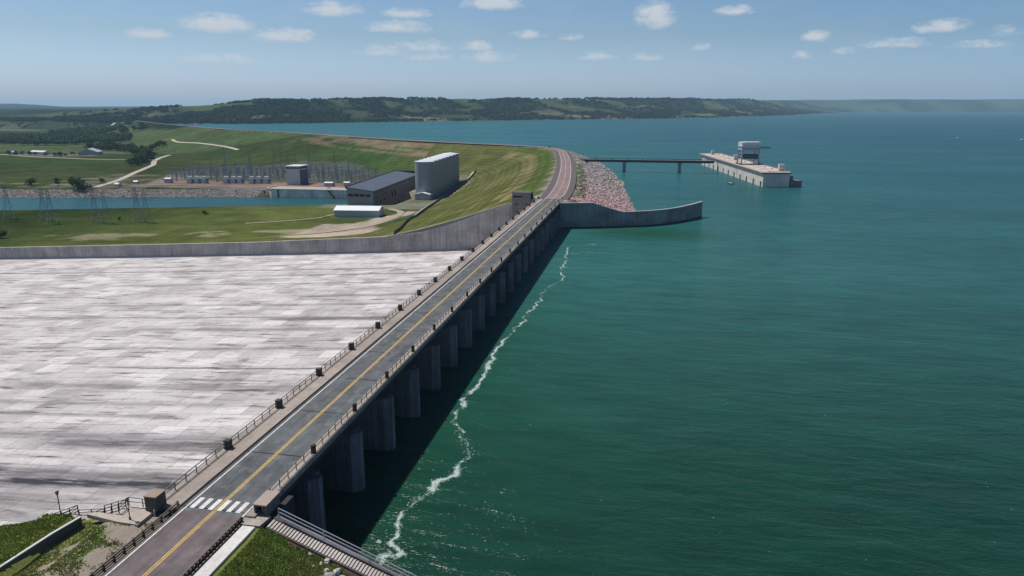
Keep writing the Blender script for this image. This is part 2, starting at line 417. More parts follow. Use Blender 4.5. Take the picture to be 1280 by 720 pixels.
def build_backfill():
    w=smooth_line(WING[1:9],4); w=[(-44.2,360.2)]+w; a=offset_line(w,.9); b=[(x-.2*(x>-44),max(y,0)) for x,y in offset_line(w,9)]; V=[];col=[];F=[];n=len(w)
    rows=[offset_line(w,d) for d in (.9,3,6,9.5,13)]
    for d,r_ in enumerate(rows):
        for (x,y) in r_:
            x=max(x,-44.2); h=height(x,max(y,interp(WING,x)+1)); s,al=sdist(x,y); V.append((x,y,h+.03)); col.extend(terrain_color(x,y,h,s,al))
    for j in range(4):
        for i in range(n-1): k=j*n+i; F.append((k,k+1,k+n+1,k+n))
    me=bpy.data.meshes.new('embankment'); me.from_pydata(V,[],F); a_=me.color_attributes.new('Col','FLOAT_COLOR','POINT'); a_.data.foreach_set('color',col); me.materials.append(bpy.data.materials['grassland']); o=bpy.data.objects.new('embankment',me); C.objects.link(o); tag(o,kind='structure')
build_backfill()
# near bank south of the spillway -----------------------------------
def near_wall_top(x):
    P_=[(-56,13.2),(-60,13.0),(-64,12.0),(-68,11.1),(-72,9.6),(-80,7.1),(-100,1.2),(-130,-5),(-200,-12)]
    for (a,za),(b,zb) in zip(P_,P_[1:]):
        if x>=b: return min(13.2,za+(zb-za)*(x-a)/(b-a))
    return -12
def near_h(x,y):
    if x>-43: 
        k=max(0,-42-x) 
        z=12.75-max(0,x+41.8)*.405+.25*(fbm(x/3,y/3,2)-.5)
        return max(z,-3)
    if x>-57: return 12.7
    z=12.9-max(0,-66-x)*.08+.3*(fbm(x/4,y/4,3)-.5)
    if -65.5<x<-60: z-=1.1*sm(-60.5,-63.5,x)*(1 if y<63.0 else sm(65.5,63.0,y))
    if -70<x<=-65.5 and y<64: z=13.1-.1*max(0,-66-x)+.1*fbm(x,y,2); return z
    w=near_wall_top(x)-.25
    return min(z, w+max(0,66-y)*.75*sm(-62,-70,x)+ (9 if x>-62 else 0))
def build_near():
    xs=[-170+i*2 for i in range(45)]+[-80+i*.7 for i in range(1,130)]; ys=[-120+i*4 for i in range(33)]+[12+i*1.5 for i in range(20)]+[42+i*.7 for i in range(0,35)]+[66.0]
    ys=sorted(set([y for y in ys if y<=66.0])); V=[];F=[];col=[]
    for y in ys:
        for x in xs: V.append((x,y,near_h(x,y)))
    nx=len(xs)
    for j in range(len(ys)-1):
        for i in range(nx-1): 
            a=j*nx+i; F.append((a,a+1,a+nx+1,a+nx))
    me=bpy.data.meshes.new('grass_bank'); me.from_pydata(V,[],F); me.polygons.foreach_set('use_smooth',[True]*len(F))
    t=NT('bank_turf'); v=t.pos(); n=t.noise(v,.35,5,.62,.4); n2=t.noise(v,3.2,4,.7); n3=t.noise(v,.11,3); x,y,z=t.sep(v)
    g=t.ramp(n2,[(.28,(.05,.09,.018)),(.5,(.11,.155,.038)),(.72,(.22,.235,.075))])
    g=t.mix(t.ramp(n3,[(.42,0),(.62,.75)]),g,t.mix(n2,(.10,.115,.03),(.24,.21,.085)))
    bare=t.mix(n2,(.19,.16,.13),(.36,.31,.26))
    # trodden ground between the low wall and the road
    zone=t.math('MULTIPLY',t.math('GREATER_THAN',x,-65.2),t.math('LESS_THAN',x,-55.0))
    q=t.math('MULTIPLY',zone,t.ramp(t.math('ADD',n,t.math('MULTIPLY',t.math('ADD',x,62.0),.035)),[(.44,0),(.53,1)]))
    soil=t.math('MAXIMUM',t.math('MULTIPLY',t.math('GREATER_THAN',y,65.2),t.math('GREATER_THAN',x,-40.0)),t.math('MULTIPLY',t.math('GREATER_THAN',x,-34.0),t.ramp(t.math('ADD',t.math('MULTIPLY',n,1.0),t.math('MULTIPLY',t.math('ADD',x,30),.06)),[(.45,0),(.6,1)])))
    c=t.mix(q,g,bare); c=t.mix(soil,c,t.mix(n2,(.05,.036,.028),(.13,.10,.085)))
    t.bump(n2,.12,.8); me.materials.append(t.base(c,.95))
    o=bpy.data.objects.new('ground',me); C.objects.link(o); tag(o,kind='structure')
build_near()
def tufts():
    R=random.Random(5); mb=MB(); mats=[]
    def patch(x0,x1,y0,y1,n,h,tst):
        for _ in range(n):
            x=R.uniform(x0,x1); y=R.uniform(y0,y1)
            if not tst(x,y): continue
            z=near_h(x,y)-.03
            for k in range(3):
                a=R.uniform(0,6.28); l=h*R.uniform(.5,1.3); w=.07*R.uniform(.7,1.6); dx=math.cos(a);dy=math.sin(a); ln=R.uniform(-.5,.5)*l
                px=x+R.uniform(-.12,.12); py=y+R.uniform(-.12,.12)
                mb.quad((px-dx*w,py-dy*w,z),(px+dx*w,py+dy*w,z),(px+dy*ln,py-dx*ln,z+l))
    patch(-42.6,-27,52,66,24000,.24,lambda x,y: (x<-34.5 or vn(x,y)>(x+36)/7) and (y<65.3+.6*vn(x*2,3) or x<-40.5))
    patch(-82,-66,50,65.6,14000,.2,lambda x,y:True)
    patch(-65,-56,50,64.6,9000,.15,lambda x,y: fbm(x*.45+3,y*.45,2)>.43+ (x+62)*.03+R.uniform(-.12,.12))
    t=NT('grass_blades'); v=t.pos(); n=t.noise(v,.8,4,.7); n3=t.noise(v,.16,3)
    c=t.ramp(n,[(.28,(.15,.22,.05)),(.5,(.28,.37,.09)),(.72,(.50,.52,.18))]); c=t.mix(t.ramp(n3,[(.42,0),(.62,.6)]),c,(.34,.33,.12))
    o=mb.build('grass',t.base(c,.9)); tag(o,'tufty green and yellow grass on the banks beside the road','grass',kind='stuff')
tufts()
# ================================================================== WATER
def M_water(name,deep,green=True):
    t=NT(name); v=t.pos(); x,y,z=t.sep(v)
    big=t.noise(t.scale(v,(.004,.010,.01),rot=(0,0,.35)),1,4,.6); mid=t.noise(t.scale(v,(.055,.21,.1),rot=(0,0,.25)),1,4,.65)
    c=t.mix(t.ramp(big,[(.35,0),(.65,1)]),tuple(q*.84 for q in deep),tuple(q*1.14 for q in deep))
    c=t.mix(t.ramp(mid,[(.35,.0),(.7,.35)]),c,tuple(q*1.35 for q in deep))
    if green:
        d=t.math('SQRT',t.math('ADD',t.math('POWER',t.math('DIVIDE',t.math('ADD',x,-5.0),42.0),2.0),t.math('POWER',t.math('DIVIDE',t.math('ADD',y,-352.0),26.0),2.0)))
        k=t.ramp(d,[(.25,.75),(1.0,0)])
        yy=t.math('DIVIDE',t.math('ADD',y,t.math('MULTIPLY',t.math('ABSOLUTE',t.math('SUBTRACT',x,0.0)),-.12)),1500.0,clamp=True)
        dc=t.ramp(yy,[(.04,(.0046,.033,.020)),(.075,(.0070,.046,.028)),(.12,(.0135,.074,.056)),(.18,(.0210,.098,.088)),(.4,(.015,.094,.100)),(1.0,(.008,.076,.098))])  # view-angle reflection gradient painted into the water colour, near to far
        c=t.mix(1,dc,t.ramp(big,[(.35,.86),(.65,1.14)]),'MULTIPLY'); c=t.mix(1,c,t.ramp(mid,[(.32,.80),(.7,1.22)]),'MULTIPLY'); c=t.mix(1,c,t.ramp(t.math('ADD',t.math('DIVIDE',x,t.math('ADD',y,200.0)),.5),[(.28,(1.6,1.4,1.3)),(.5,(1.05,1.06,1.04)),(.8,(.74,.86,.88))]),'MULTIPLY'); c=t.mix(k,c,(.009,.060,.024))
    w1=t.noise(t.scale(v,(.12,.38,.3),rot=(0,0,.25)),1,5,.62,.5); w2=t.noise(t.scale(v,(.7,1.5,1),rot=(0,0,.35)),1,4,.65); w3=t.noise(t.scale(v,(.03,.07,.05),rot=(0,0,.2)),1,3,.6)
    h=t.math('ADD',t.math('ADD',t.math('MULTIPLY',w1,1.0),t.math('MULTIPLY',w2,.28)),t.math('MULTIPLY',w3,1.6))
    t.bump(h,1.0,.6)
    # tiny broken crests
    sp=t.noise(v,1.3,3,.6); sp2=t.noise(v,.04,3,.6)
    k=t.math('MULTIPLY',t.ramp(sp,[(.775,0),(.80,.8)]),t.ramp(sp2,[(.5,0),(.6,1)])); c=t.mix(k,c,(.5,.55,.55))
    # sea surface: body colour with its painted gradient plus a reflection that saturates at grazing angles, as a rippled surface does
    bn=[n for n in t.t.nodes if n.type=='BUMP'][-1]
    df=t.n('ShaderNodeBsdfDiffuse'); t.L(c,df.inputs[0]); t.L(bn.outputs[0],df.inputs['Normal'])
    gl=t.n('ShaderNodeBsdfGlossy'); gl.inputs['Roughness'].default_value=.16; gl.inputs[0].default_value=(1,1,1,1); t.L(bn.outputs[0],gl.inputs['Normal'])
    fr=t.n('ShaderNodeFresnel'); fr.inputs[0].default_value=1.333; t.L(bn.outputs[0],fr.inputs['Normal'])
    mx=t.n('ShaderNodeMixShader'); t.L(t.math('MULTIPLY',t.math('MINIMUM',fr.outputs[0],.30),.62),mx.inputs[0]); t.L(df.outputs[0],mx.inputs[1]); t.L(gl.outputs[0],mx.inputs[2]); t.L(mx.outputs[0],t.out.inputs[0]); t.t.nodes.remove(t.b)
    return t.m
def build_water():
    cl=[p for p in CREST if p[1]>373 and p[1]<2400]+[(-1890,2360)]
    sh=offset_line([p for p in SHORE if p[0]>=-1900],160)
    poly=[(-53,-20000),(-53,373)]+[(-53,398)]+cl[1:]+sh+[(40000,26000),(40000,-20000)]
    bm=bmesh.new(); vs=[bm.verts.new((x,y,0)) for x,y in poly]; es=[bm.edges.new((vs[i],vs[(i+1)%len(vs)])) for i in range(len(vs))]
    bmesh.ops.triangle_fill(bm,edges=es,use_beauty=True,normal=(0,0,1))
    for f in bm.faces:
        if f.normal.z<0: f.normal_flip()
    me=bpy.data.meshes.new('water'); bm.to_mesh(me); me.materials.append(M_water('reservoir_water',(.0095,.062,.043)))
    o=bpy.data.objects.new('water',me); C.objects.link(o); tag(o,kind='structure')
    xs=[-2500,-1000,-698,-600,-419,-240]
    m2=MB().strip([(x,interp(SHN,x)-18,-36) for x in xs],[(x,min(interp(SHF,x)+12,717.5 if x>-420 else 9e9),-36) for x in xs])
    o=m2.build('water',M_water('tailrace_water',(.018,.085,.10),False)); tag(o,kind='structure')
build_water()
def build_foam():
    R=random.Random(3); mb=MB()
    path=[(-20,60),(-30,73),(-33.7,80),(-32.1,82.3),(-34.2,86),(-34.7,92),(-34.0,95.6),(-31.2,102.5),(-29.6,110.8),(-31.8,117.3),(-35.0,123.8),(-36.6,129.2),(-36,133.5),(-37.1,137.6),(-35.3,144.9),(-35.7,152.4),(-36.0,157.8),(-36.3,171.7),(-35.4,183.7),(-34.1,195.6),(-33.8,208.7),(-32.6,218.6),(-33.6,228.8),(-31.7,239.4),(-29.3,249.6),(-31.2,262.6),(-31.3,277.2),(-32.5,289.9),(-33.5,311.3)]
    sp=smooth_line(path,12); tot=len(sp)
    def fleck(x,y,r,st):
        k=R.randint(6,9); a0=R.uniform(0,6.28); ps=[]
        for i in range(k):
            a=a0+6.283*i/k; q=r*R.uniform(.45,1.25); ps.append((x+math.cos(a)*q,y+math.sin(a)*q*st,.02+R.uniform(0,.01)))
        mb.quad(*ps)
    for i in range(tot-1):
        (x0,y0),(x1,y1)=sp[i],sp[i+1]; L_=math.hypot(x1-x0,y1-y0); wid=(.42+.6*vn(i*.07,2))*(1.5 if 60<i<135 else 1)
        if i>tot*.78 and vn(i*.22,7)<.5: continue
        for _ in range(int(L_*(4 if i<140 else 1.5))+1):
            t=R.random(); d=R.gauss(0,wid*.55)
            fleck(lerp(x0,x1,t)+d+.5*math.sin(y0*1.3),lerp(y0,y1,t)+R.gauss(0,.5),R.uniform(.03,.15)*(1-.4*min(1,abs(d)/wid)),1.5)
    for _ in range(90): fleck(R.uniform(-39,-18),R.uniform(75,200),R.uniform(.03,.13),1.0)
    for _ in range(150):
        x=R.uniform(-25,90); y=R.uniform(90,330); fleck(x,y,R.uniform(.05,.16),.6)
    for (x,y,w) in [(-22,300,6),(-30,296,3),(-31,268,2),(-24,318,2)]:
        for _ in range(50): fleck(x+R.gauss(0,w*.5),y+R.gauss(0,.4),R.uniform(.08,.3),.6)
    fleck(-35.6,84,.55,.8)
    t=NT('foam'); v=t.pos(); n=t.noise(v,3,4,.7)
    t.base(t.ramp(n,[(.35,(.10,.18,.16)),(.6,(.38,.47,.44)),(.75,(.58,.64,.62))]),.8)
    o=mb.build('foam',t.m); tag(o,'loose flecks of white foam scattered on the green water beside the bridge','foam',kind='stuff')
    V=[];F=[];dd=[]; cols=9
    for i,(x,y) in enumerate(sp):
        x+=.35*math.sin(y*1.1)+1.3*(vn(i*.3,5)-.5)
        wd=(.75+1.15*vn(i*.09,2))*(1.35 if 60<i<140 else 1)*(1 if i<tot*.8 else .7)
        a=sp[max(0,i-1)];b=sp[min(tot-1,i+1)]; dx,dy=b[0]-a[0],b[1]-a[1]; L_=math.hypot(dx,dy)
        for k in range(cols):
            q=-1+2*k/(cols-1); V.append((x-dy/L_*q*wd,y+dx/L_*q*wd,.012)); dd.append(abs(q)+(.35*sm(.35,.75,vn(i*.16,9)) if i>40 else 0))
    for i in range(tot-1):
        for k in range(cols-1): a=i*cols+k; F.append((a,a+cols,a+cols+1,a+1))
    me=bpy.data.meshes.new('foam'); me.from_pydata(V,[],F); at=me.attributes.new('d','FLOAT','POINT'); at.data.foreach_set('value',dd)
    t=NT('foam_film'); v=t.pos(); d=t.n('ShaderNodeAttribute',attribute_name='d').outputs['Fac']
    n=t.noise(t.scale(v,(1.6,.9,1)),1,7,.72,.8); n2=t.noise(v,.5,4,.6)
    k=t.math('SUBTRACT',t.math('ADD',t.math('MULTIPLY',n,1.5),t.math('MULTIPLY',n2,.7)),t.math('MULTIPLY',d,.75)); al=t.ramp(k,[(.70,0),(.86,.5),(1.0,.9)])
    t.base(t.ramp(k,[(.7,(.10,.20,.17)),(1.0,(.42,.50,.47))]),.85); t.L(al,t.b.inputs['Alpha']); me.materials.append(t.m)
    o=bpy.data.objects.new('foam',me); C.objects.link(o); tag(o,'wavering line of white foam drifting along the edge of the bridge shadow','foam',kind='stuff')
build_foam()
# ================================================================== ROADS
def M_asphalt(name,c1,joints=0):
    t=NT(name); v=t.pos(); x,y,z=t.sep(v)
    n=t.noise(v,.35,6,.65); n2=t.noise(t.scale(v,(1.2,.06,1)),1,4,.6); n3=t.noise(v,6,3,.7)
    c=t.mix(1,c1,t.ramp(n,[(.3,.72),(.7,1.25)]),'MULTIPLY'); c=t.mix(1,c,t.ramp(n2,[(.3,.82),(.7,1.15)]),'MULTIPLY'); c=t.mix(1,c,t.ramp(n3,[(.25,.8),(.75,1.2)]),'MULTIPLY')
    if joints:
        # dark transverse expansion joints, one at each pier, and pale concrete patches
        fr=t.math('FRACT',t.math('DIVIDE',t.math('ADD',y,-68.4+.12+.15*0),14.5)); ln=t.math('LESS_THAN',fr,.017); c=t.mix(t.math('MULTIPLY',ln,.85),c,(.018,.018,.02))
        fr=t.math('FRACT',t.math('DIVIDE',t.math('ADD',y,-68.4-7.2),14.5)); pn=t.math('LESS_THAN',fr,.5)
        bl=t.noise(t.scale(v,(.5,.35,1),off=(3,1,0)),1,4,.65); c=t.mix(t.ramp(bl,[(.52,0),(.68,.55)]),c,(.20,.22,.225))
    return t.base(c,.88)
MA_bridge=M_asphalt('grey_asphalt',(.118,.125,.130),1); MA_red=M_asphalt('reddish_asphalt',(.155,.130,.135)); MA_dam=M_asphalt('pink_chip_seal',(.235,.18,.19))
def yellow_white():
    for nm,c in(('white_paint',(.72,.70,.68)),('yellow_paint',(.58,.40,.15))):
        t=NT(nm); n=t.noise(t.pos(),2.5,5,.7); cc=t.mix(t.ramp(n,[(.3,.7),(.6,0)]),c,tuple(q*.45 for q in c)); MC[nm]=t.base(cc,.8)
yellow_white()
def road_sheet(pts,w,name,mat,zf,lift=0):
    A=offset_line(pts,w/2); B=offset_line(pts,-w/2)
    return MB().strip([(x,y,zf(x,y)+lift) for x,y in B],[(x,y,zf(x,y)+lift) for x,y in A]).build(name,mat)
near_pts=[(-50,-300),(-50,-100),(-50,0),(-50,67.6)]
z13=lambda x,y:13.0
r=road_sheet(near_pts,8.9,'road',MA_red,z13,.0); tag(r,kind='structure')
br=road_sheet([(-50,67.6),(-50,373.2)],8.9,'road',MA_bridge,z13,0); tag(br,kind='structure')
DAMC=[(-50,373.2),(-50.35,395),(-52.3,430),(-56,475),(-63,545),(-71.5,620),(-80.5,690),(-90,755),(-99.5,812),(-112,848),(-132,880),(-160,906),(-195,929),(-252,962),(-370,1039),(-528,1172),(-720,1329),(-870,1429),(-1060,1579),(-1519,2014),(-2100,2610)]
DAMS=smooth_line(DAMC,6)
dr=road_sheet(DAMS,9.2,'road',MA_dam,z13,.13); tag(dr,kind='structure')
rs=road_sheet(DAMS[:90],16.5,'road_shoulder',P('gravel_shoulder',(.135,.115,.115),sc=.4),z13,.09); tag(rs,kind='structure')
def line_on(pts,off,w,mat,parent,z,dash=None):
    c=offset_line(pts,off) if off else pts
    A=offset_line(c,w/2); B=offset_line(c,-w/2)
    o=MB().strip([(x,y,z) for x,y in B],[(x,y,z) for x,y in A]).build('lane_marking',MC[mat],parent)
    return o
for (pts,par,z) in ((near_pts[:],r,13.006),([(-50,67.6),(-50,373.2)],br,13.006),(DAMS[:96],dr,13.145)):
    line_on(pts,4.0,.19,'white_paint',par,z); line_on(pts,-4.0,.19,'white_paint',par,z)
    line_on(pts,.15,.19,'yellow_paint',par,z); line_on(pts,-.15,.19,'yellow_paint',par,z)
cw=MB()
for i in range(6):
    x=-53.55+i*1.235; cw.quad((x,68.25,13.008),(x+.62,68.25,13.008),(x+.62,70.6,13.008),(x,70.6,13.008))
cw.build('crosswalk_marking',MC['white_paint'],br)
# other tracks, draped on the ground
def track(name,pts,w,mat,lift=.35):
    p=smooth_line(pts,8); o=road_sheet(p,w,name,mat,lambda x,y:height(x,y),lift); tag(o,kind='structure')
gravel=P('pale_gravel',(.42,.38,.31),sc=.2,amt=.2)
track('track',[(-1070,1462),(-1010,1400),(-900,1325),(-800,1250),(-742,1195)],6,gravel,.8)
track('track',[(-905,1225),(-855,1120),(-800,1040),(-772,999),(-715,890),(-660,790),(-622,706)],8,gravel)
track('track',[(-1670,1860),(-1850,2100),(-1990,2290),(-2030,2460),(-1960,2440)],14,gravel,1.5)
track('track',[(-640,735),(-560,744),(-425,747)],4,P('brown_gravel',(.30,.24,.21)))
track('track',[(-1320,1210),(-1100,1130),(-960,1100),(-840,1110)],7,gravel)
track('track',[(-310,500),(-285,520),(-268,540),(-262,560)],3,P('dirt_track',(.36,.30,.23),sc=.2))
track('track',[(-253,440),(-235,470),(-213,500),(-206,540),(-210,580),(-228,600)],6,P('dirt_track',(.36,.30,.23)))
def wb(mb,name,mat,parent,smooth=False,bevel=0):
    """build world-coordinate geometry under an (unrotated) parent thing"""
    L_=parent.location if parent.parent is None else parent.parent.location
    mb.v=[(x-L_[0],y-L_[1],z-L_[2]) for x,y,z in mb.v]
    return mb.build(name,mat,parent,smooth,bevel)
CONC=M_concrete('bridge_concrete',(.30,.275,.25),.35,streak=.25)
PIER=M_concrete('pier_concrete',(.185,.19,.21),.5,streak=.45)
WALLC=M_concrete('wall_concrete',(.45,.43,.42),.35,lifts=1.5,streak=.3)
WALK=M_concrete('sidewalk_concrete',(.36,.31,.27),.3,streak=.1)
DARKB=P('dark_weathered_block',(.085,.078,.07),sc=1.5,amt=.4)
RAILM=P('aged_rail_metal',(.17,.155,.14),.6,.3,amt=.3)
DARKM=P('dark_steel',(.05,.045,.042),.6,.3)
GALV=P('galvanised_steel',(.42,.45,.46),.45,.6)
# ================================================================== CHUTE
def M_chute():
    t=NT('chute_slabs'); v=t.pos(); x,y,z=t.sep(v)
    b=t.n('ShaderNodeTexBrick'); t.L(t.comb(x,y,0.0),b.inputs['Vector']); b.inputs['Scale'].default_value=1; b.inputs['Brick Width'].default_value=9.2; b.inputs['Row Height'].default_value=7.25
    b.inputs['Mortar Size'].default_value=.085; b.inputs['Mortar Smooth'].default_value=.4; b.inputs['Bias'].default_value=0; b.offset=.5
    b.inputs['Color1'].default_value=(.40,.385,.385,1); b.inputs['Color2'].default_value=(.60,.585,.59,1); b.inputs['Mortar'].default_value=(.17,.165,.165,1)
    c=t.mix(.08,b.outputs[0],(.55,.535,.53)); row=t.math('FLOOR',t.math('DIVIDE',y,7.25)); cell=t.math('FLOOR',t.math('DIVIDE',t.math('ADD',x,t.math('MULTIPLY',t.math('MODULO',row,2.0),4.6)),9.2)); n=t.noise(t.comb(t.math('ADD',t.math('MULTIPLY',x,.05),t.math('MULTIPLY',cell,.11)),t.math('ADD',t.math('MULTIPLY',y,.24),t.math('MULTIPLY',row,.9)),0.0),1,6,.62,.3); n2=t.noise(t.scale(v,(.006,.42,1)),1,5,.68,.15); n3=t.noise(t.scale(v,(.05,1.1,1)),1,4,.7); blot=t.noise(v,.045,5,.65); fine=t.noise(v,1.1,4,.7)
    m=lambda a,cc:t.mix(1,cc,a,'MULTIPLY')
    c=m(t.ramp(n,[(.28,(.66,.64,.64)),(.40,(.96,.95,.95)),(.8,(1.06,1.05,1.04))]),c); c=m(t.ramp(n2,[(.33,(.26,.25,.26)),(.42,(.80,.78,.78)),(.48,(1,1,1))]),c); c=m(t.ramp(n3,[(.30,.62),(.40,.95),(.6,1.02)]),c)
    c=m(t.ramp(blot,[(.32,(.78,.76,.75)),(.55,(1.03,1.02,1.0))]),c); c=m(t.ramp(fine,[(.25,.85),(.7,1.06)]),c)
    wob=t.math('MULTIPLY',t.math('SUBTRACT',t.noise(t.scale(v,(.03,.03,1)),1,3,.6),.5),2.2); edge=t.noise(t.scale(v,(.07,.8,1),off=(5,2,0)),1,5,.7)
    D=None
    for (Y,w,st,x0,x1) in [(116.4,1.7,1.15,-150,-52),(119.2,2.8,.75,-220,-55),(113.6,1.6,.35,-150,-66),(121.5,2.4,.3,-190,-60),(134.5,2.6,.75,-155,-60),(138,2.4,.5,-190,-75),(109,2.8,.5,-200,-100),(150.5,1.0,.5,-190,-110),(168.6,1.0,.85,-130,-88),(170.5,2.2,.5,-200,-70),(176,.9,.5,-150,-90),(186,.6,.7,-180,-80),(205,1.2,.4,-230,-70),(227,1.8,.4,-200,-70),(240.5,2.4,.75,-150,-70),(243,.9,.5,-300,-100),(262,1.5,.35,-260,-80),(276,2.0,.5,-160,-70),(300,1.2,.45,-260,-70),(318,1.0,.6,-200,-70),(331,.9,.7,-420,-110),(344,.8,.4,-420,-90),(158,1.2,.35,-240,-90),(127,1.2,.25,-170,-90),(103,2.0,.4,-150,-70),(96,2.5,.35,-150,-62)]:
        d=t.math('DIVIDE',t.math('SUBTRACT',t.math('ADD',y,wob),Y),w); g=t.math('DIVIDE',1.0,t.math('ADD',1.0,t.math('POWER',t.math('ABSOLUTE',d),4.0)))
        inx=t.math('MULTIPLY',t.math('DIVIDE',t.math('SUBTRACT',x,x0),18.0,clamp=True),t.math('DIVIDE',t.math('SUBTRACT',x1,x),18.0,clamp=True))
        g=t.math('MULTIPLY',t.math('MULTIPLY',g,inx),st); D=g if D is None else t.math('MAXIMUM',D,g)
    D=t.math('MULTIPLY',D,t.ramp(edge,[(.3,.5),(.52,1)]))
    c=t.mix(1,c,(1.13,1.12,1.12),'MULTIPLY'); c=t.mix(D,c,(.055,.055,.068))
    t.bump(fine,.02); return t.base(c,.9)
def build_chute():
    xs=[-56,-57.5,-60,-62,-65,-68,-71,-74,-78,-82,-86,-90,-94]+[-94-8*i for i in range(1,70)]
    A=[(x,66.5,chute_z(x)) for x in xs]; B=[(x,373.9,chute_z(x)) for x in xs]
    o=MB().strip(A,B).build('spillway_chute',M_chute(),smooth=True); tag(o,kind='structure')
build_chute()
# far training wall -------------------------------------------------
fw=thing('training_wall','long grey training wall along the far side of the spillway chute below the grass slope','wall',(-58,373.6,-16))
xs=[-58,-60,-66,-72,-78,-85,-91,-97,-104,-110,-117,-123,-134,-146,-165,-190,-226,-260,-312,-360,-406,-470,-540,-620]
m=MB(); n=len(xs)
for a,b in zip(xs,xs[1:]):
    m.hexa([(b,373.3,chute_z(b)-2),(a,373.3,chute_z(a)-2),(a,374.5,chute_z(a)-2),(b,374.5,chute_z(b)-2)],[(b,373.3,wall_top(b)-.35),(a,373.3,wall_top(a)-.35),(a,374.5,wall_top(a)-.35),(b,374.5,wall_top(b)-.35)])
wb(m,'wall',WALLC,fw)
m=MB()
for a,b in zip(xs,xs[1:]):
    m.hexa([(b,373.1,wall_top(b)-.35),(a,373.1,wall_top(a)-.35),(a,374.8,wall_top(a)-.35),(b,374.8,wall_top(b)-.35)],[(b,373.1,wall_top(b)),(a,373.1,wall_top(a)),(a,374.8,wall_top(a)),(b,374.8,wall_top(b))])
wb(m,'coping',M_concrete('coping',(.42,.41,.36),.3,streak=.1),fw)
m=MB()    # toe fillet where the chute meets the wall
for a,b in zip(xs[7:],xs[8:]): m.quad((a,373.25,chute_z(a)+.9),(b,373.25,chute_z(b)+.9),(b,371.9,chute_z(b)+.03),(a,371.9,chute_z(a)+.03))
wb(m,'toe_fillet',P('pale_toe',(.50,.46,.42)),fw)
# near training wall with stepped handrails ---------------------------
nw=thing('training_wall','near concrete training wall dropping away beside the steps at the bottom left','wall',(-60,66.2,-10))
xs=[-57.6,-60,-64,-68,-72,-76,-80,-90,-100,-115,-130,-160,-200]
m=MB()
for a,b in zip(xs,xs[1:]):
    ta,tb=near_wall_top(a),near_wall_top(b)
    m.hexa([(b,65.9,chute_z(b)-3),(a,65.9,chute_z(a)-3),(a,66.6,chute_z(a)-3),(b,66.6,chute_z(b)-3)],[(b,65.9,tb),(a,65.9,ta),(a,66.6,ta),(b,66.6,tb)])
wb(m,'wall',WALLC,nw)
def rail_run(mb,p,q,h=1.05,rails=(1.05,.55),sp=2.0,pr_=.045,r=.035):
    p=Vector(p); q=Vector(q); k=max(1,round((q-p).length/sp))
    for i in range(k+1):
        a=p.lerp(q,i/k); mb.beam(a,a+Vector((0,0,h)),pr_*2)
    for z in rails: mb.beam(p+Vector((0,0,z)),q+Vector((0,0,z)),r*2)
def railing_thing(label,runs,mat,group=None,**k):
    p=runs[0][0]; t=thing('handrail',label,'handrail',p,0,group)
    for a,b in runs:
        m=MB(); rail_run(m,a,b,**k); wb(m,'railing',mat,t)
    return t
railing_thing('dark metal handrail on the small terrace left of the brown concrete box',[((-56.9,66.9,13.2),(-60.8,66.9,13.2))],RAILM,h=1.15,rails=(1.15,.6))
railing_thing('dark handrail pair around the short flight of steps between the terrace and the lamp posts',[((-60.8,66.4,13.2),(-63.9,66.4,12.0)),((-60.8,65.2,13.2),(-63.9,65.2,12.0)),((-60.8,66.4,13.2),(-60.8,65.2,13.2))],DARKM,h=1.15,rails=(1.15,.75,.35),sp=1.3)
railing_thing('dark sloping handrails of the lower concrete steps beside the leftmost lamp post',[((-67.8,66.4,11.6),(-71.6,66.4,9.9)),((-67.8,65.2,11.6),(-71.6,65.2,9.9)),((-67.8,66.4,11.6),(-67.8,65.2,11.6))],DARKM,h=1.15,rails=(1.15,.75,.35),sp=1.3)
railing_thing('thin long handrail on top of the near training wall running out at the left edge',[((-71.8,66.3,9.7),(-80,66.3,7.1)),((-80,66.3,7.1),(-100,66.3,1.2))],RAILM,rails=(1.05,.6),sp=2.8)
railing_thing('light rail between the two flights of steps on the near wall',[((-64.0,66.4,12.0),(-67.7,66.4,11.4))],RAILM,h=.7,rails=(.7,.35),sp=1.8)
STEPC=M_concrete('step_concrete',(.38,.34,.30),.25,streak=.1)
for (x0,z0,x1,z1,lab) in ((-60.9,13.1,-63.9,11.9,'short flight of pale concrete steps beside the terrace'),(-67.9,11.5,-71.6,9.8,'lower flight of pale concrete steps by the leftmost lamp post')):
    s=thing('steps',lab,'steps',(x0,65.8,z1)); k=8
    m=MB()
    for i in range(k):
        xa=lerp(x0,x1,i/k); xb=lerp(x0,x1,(i+1)/k); zz=lerp(z0,z1,i/k); m.box(xb,xa,65.15,66.45,z1-.6,zz)
    wb(m,'tread',STEPC,s)
o=MB().prism([(-57.1,63.6),(-57.1,66.9),(-60.9,66.9),(-60.9,65.0),(-64.0,65.0),(-64.6,64.4),(-60,63.7)][::-1],12.6,13.12).build('terrace',M_concrete('terrace_concrete',(.42,.37,.32),.25,streak=.1)); tag(o,'pale concrete terrace beside the bridge end that carries the brown box','terrace')
o=MB().prism([(-64.0,65.0),(-64.0,66.4),(-67.9,66.4),(-67.9,65.3)][::-1],11.0,11.5,).build('landing',STEPC); tag(o,'small concrete landing between the two flights of steps','landing')
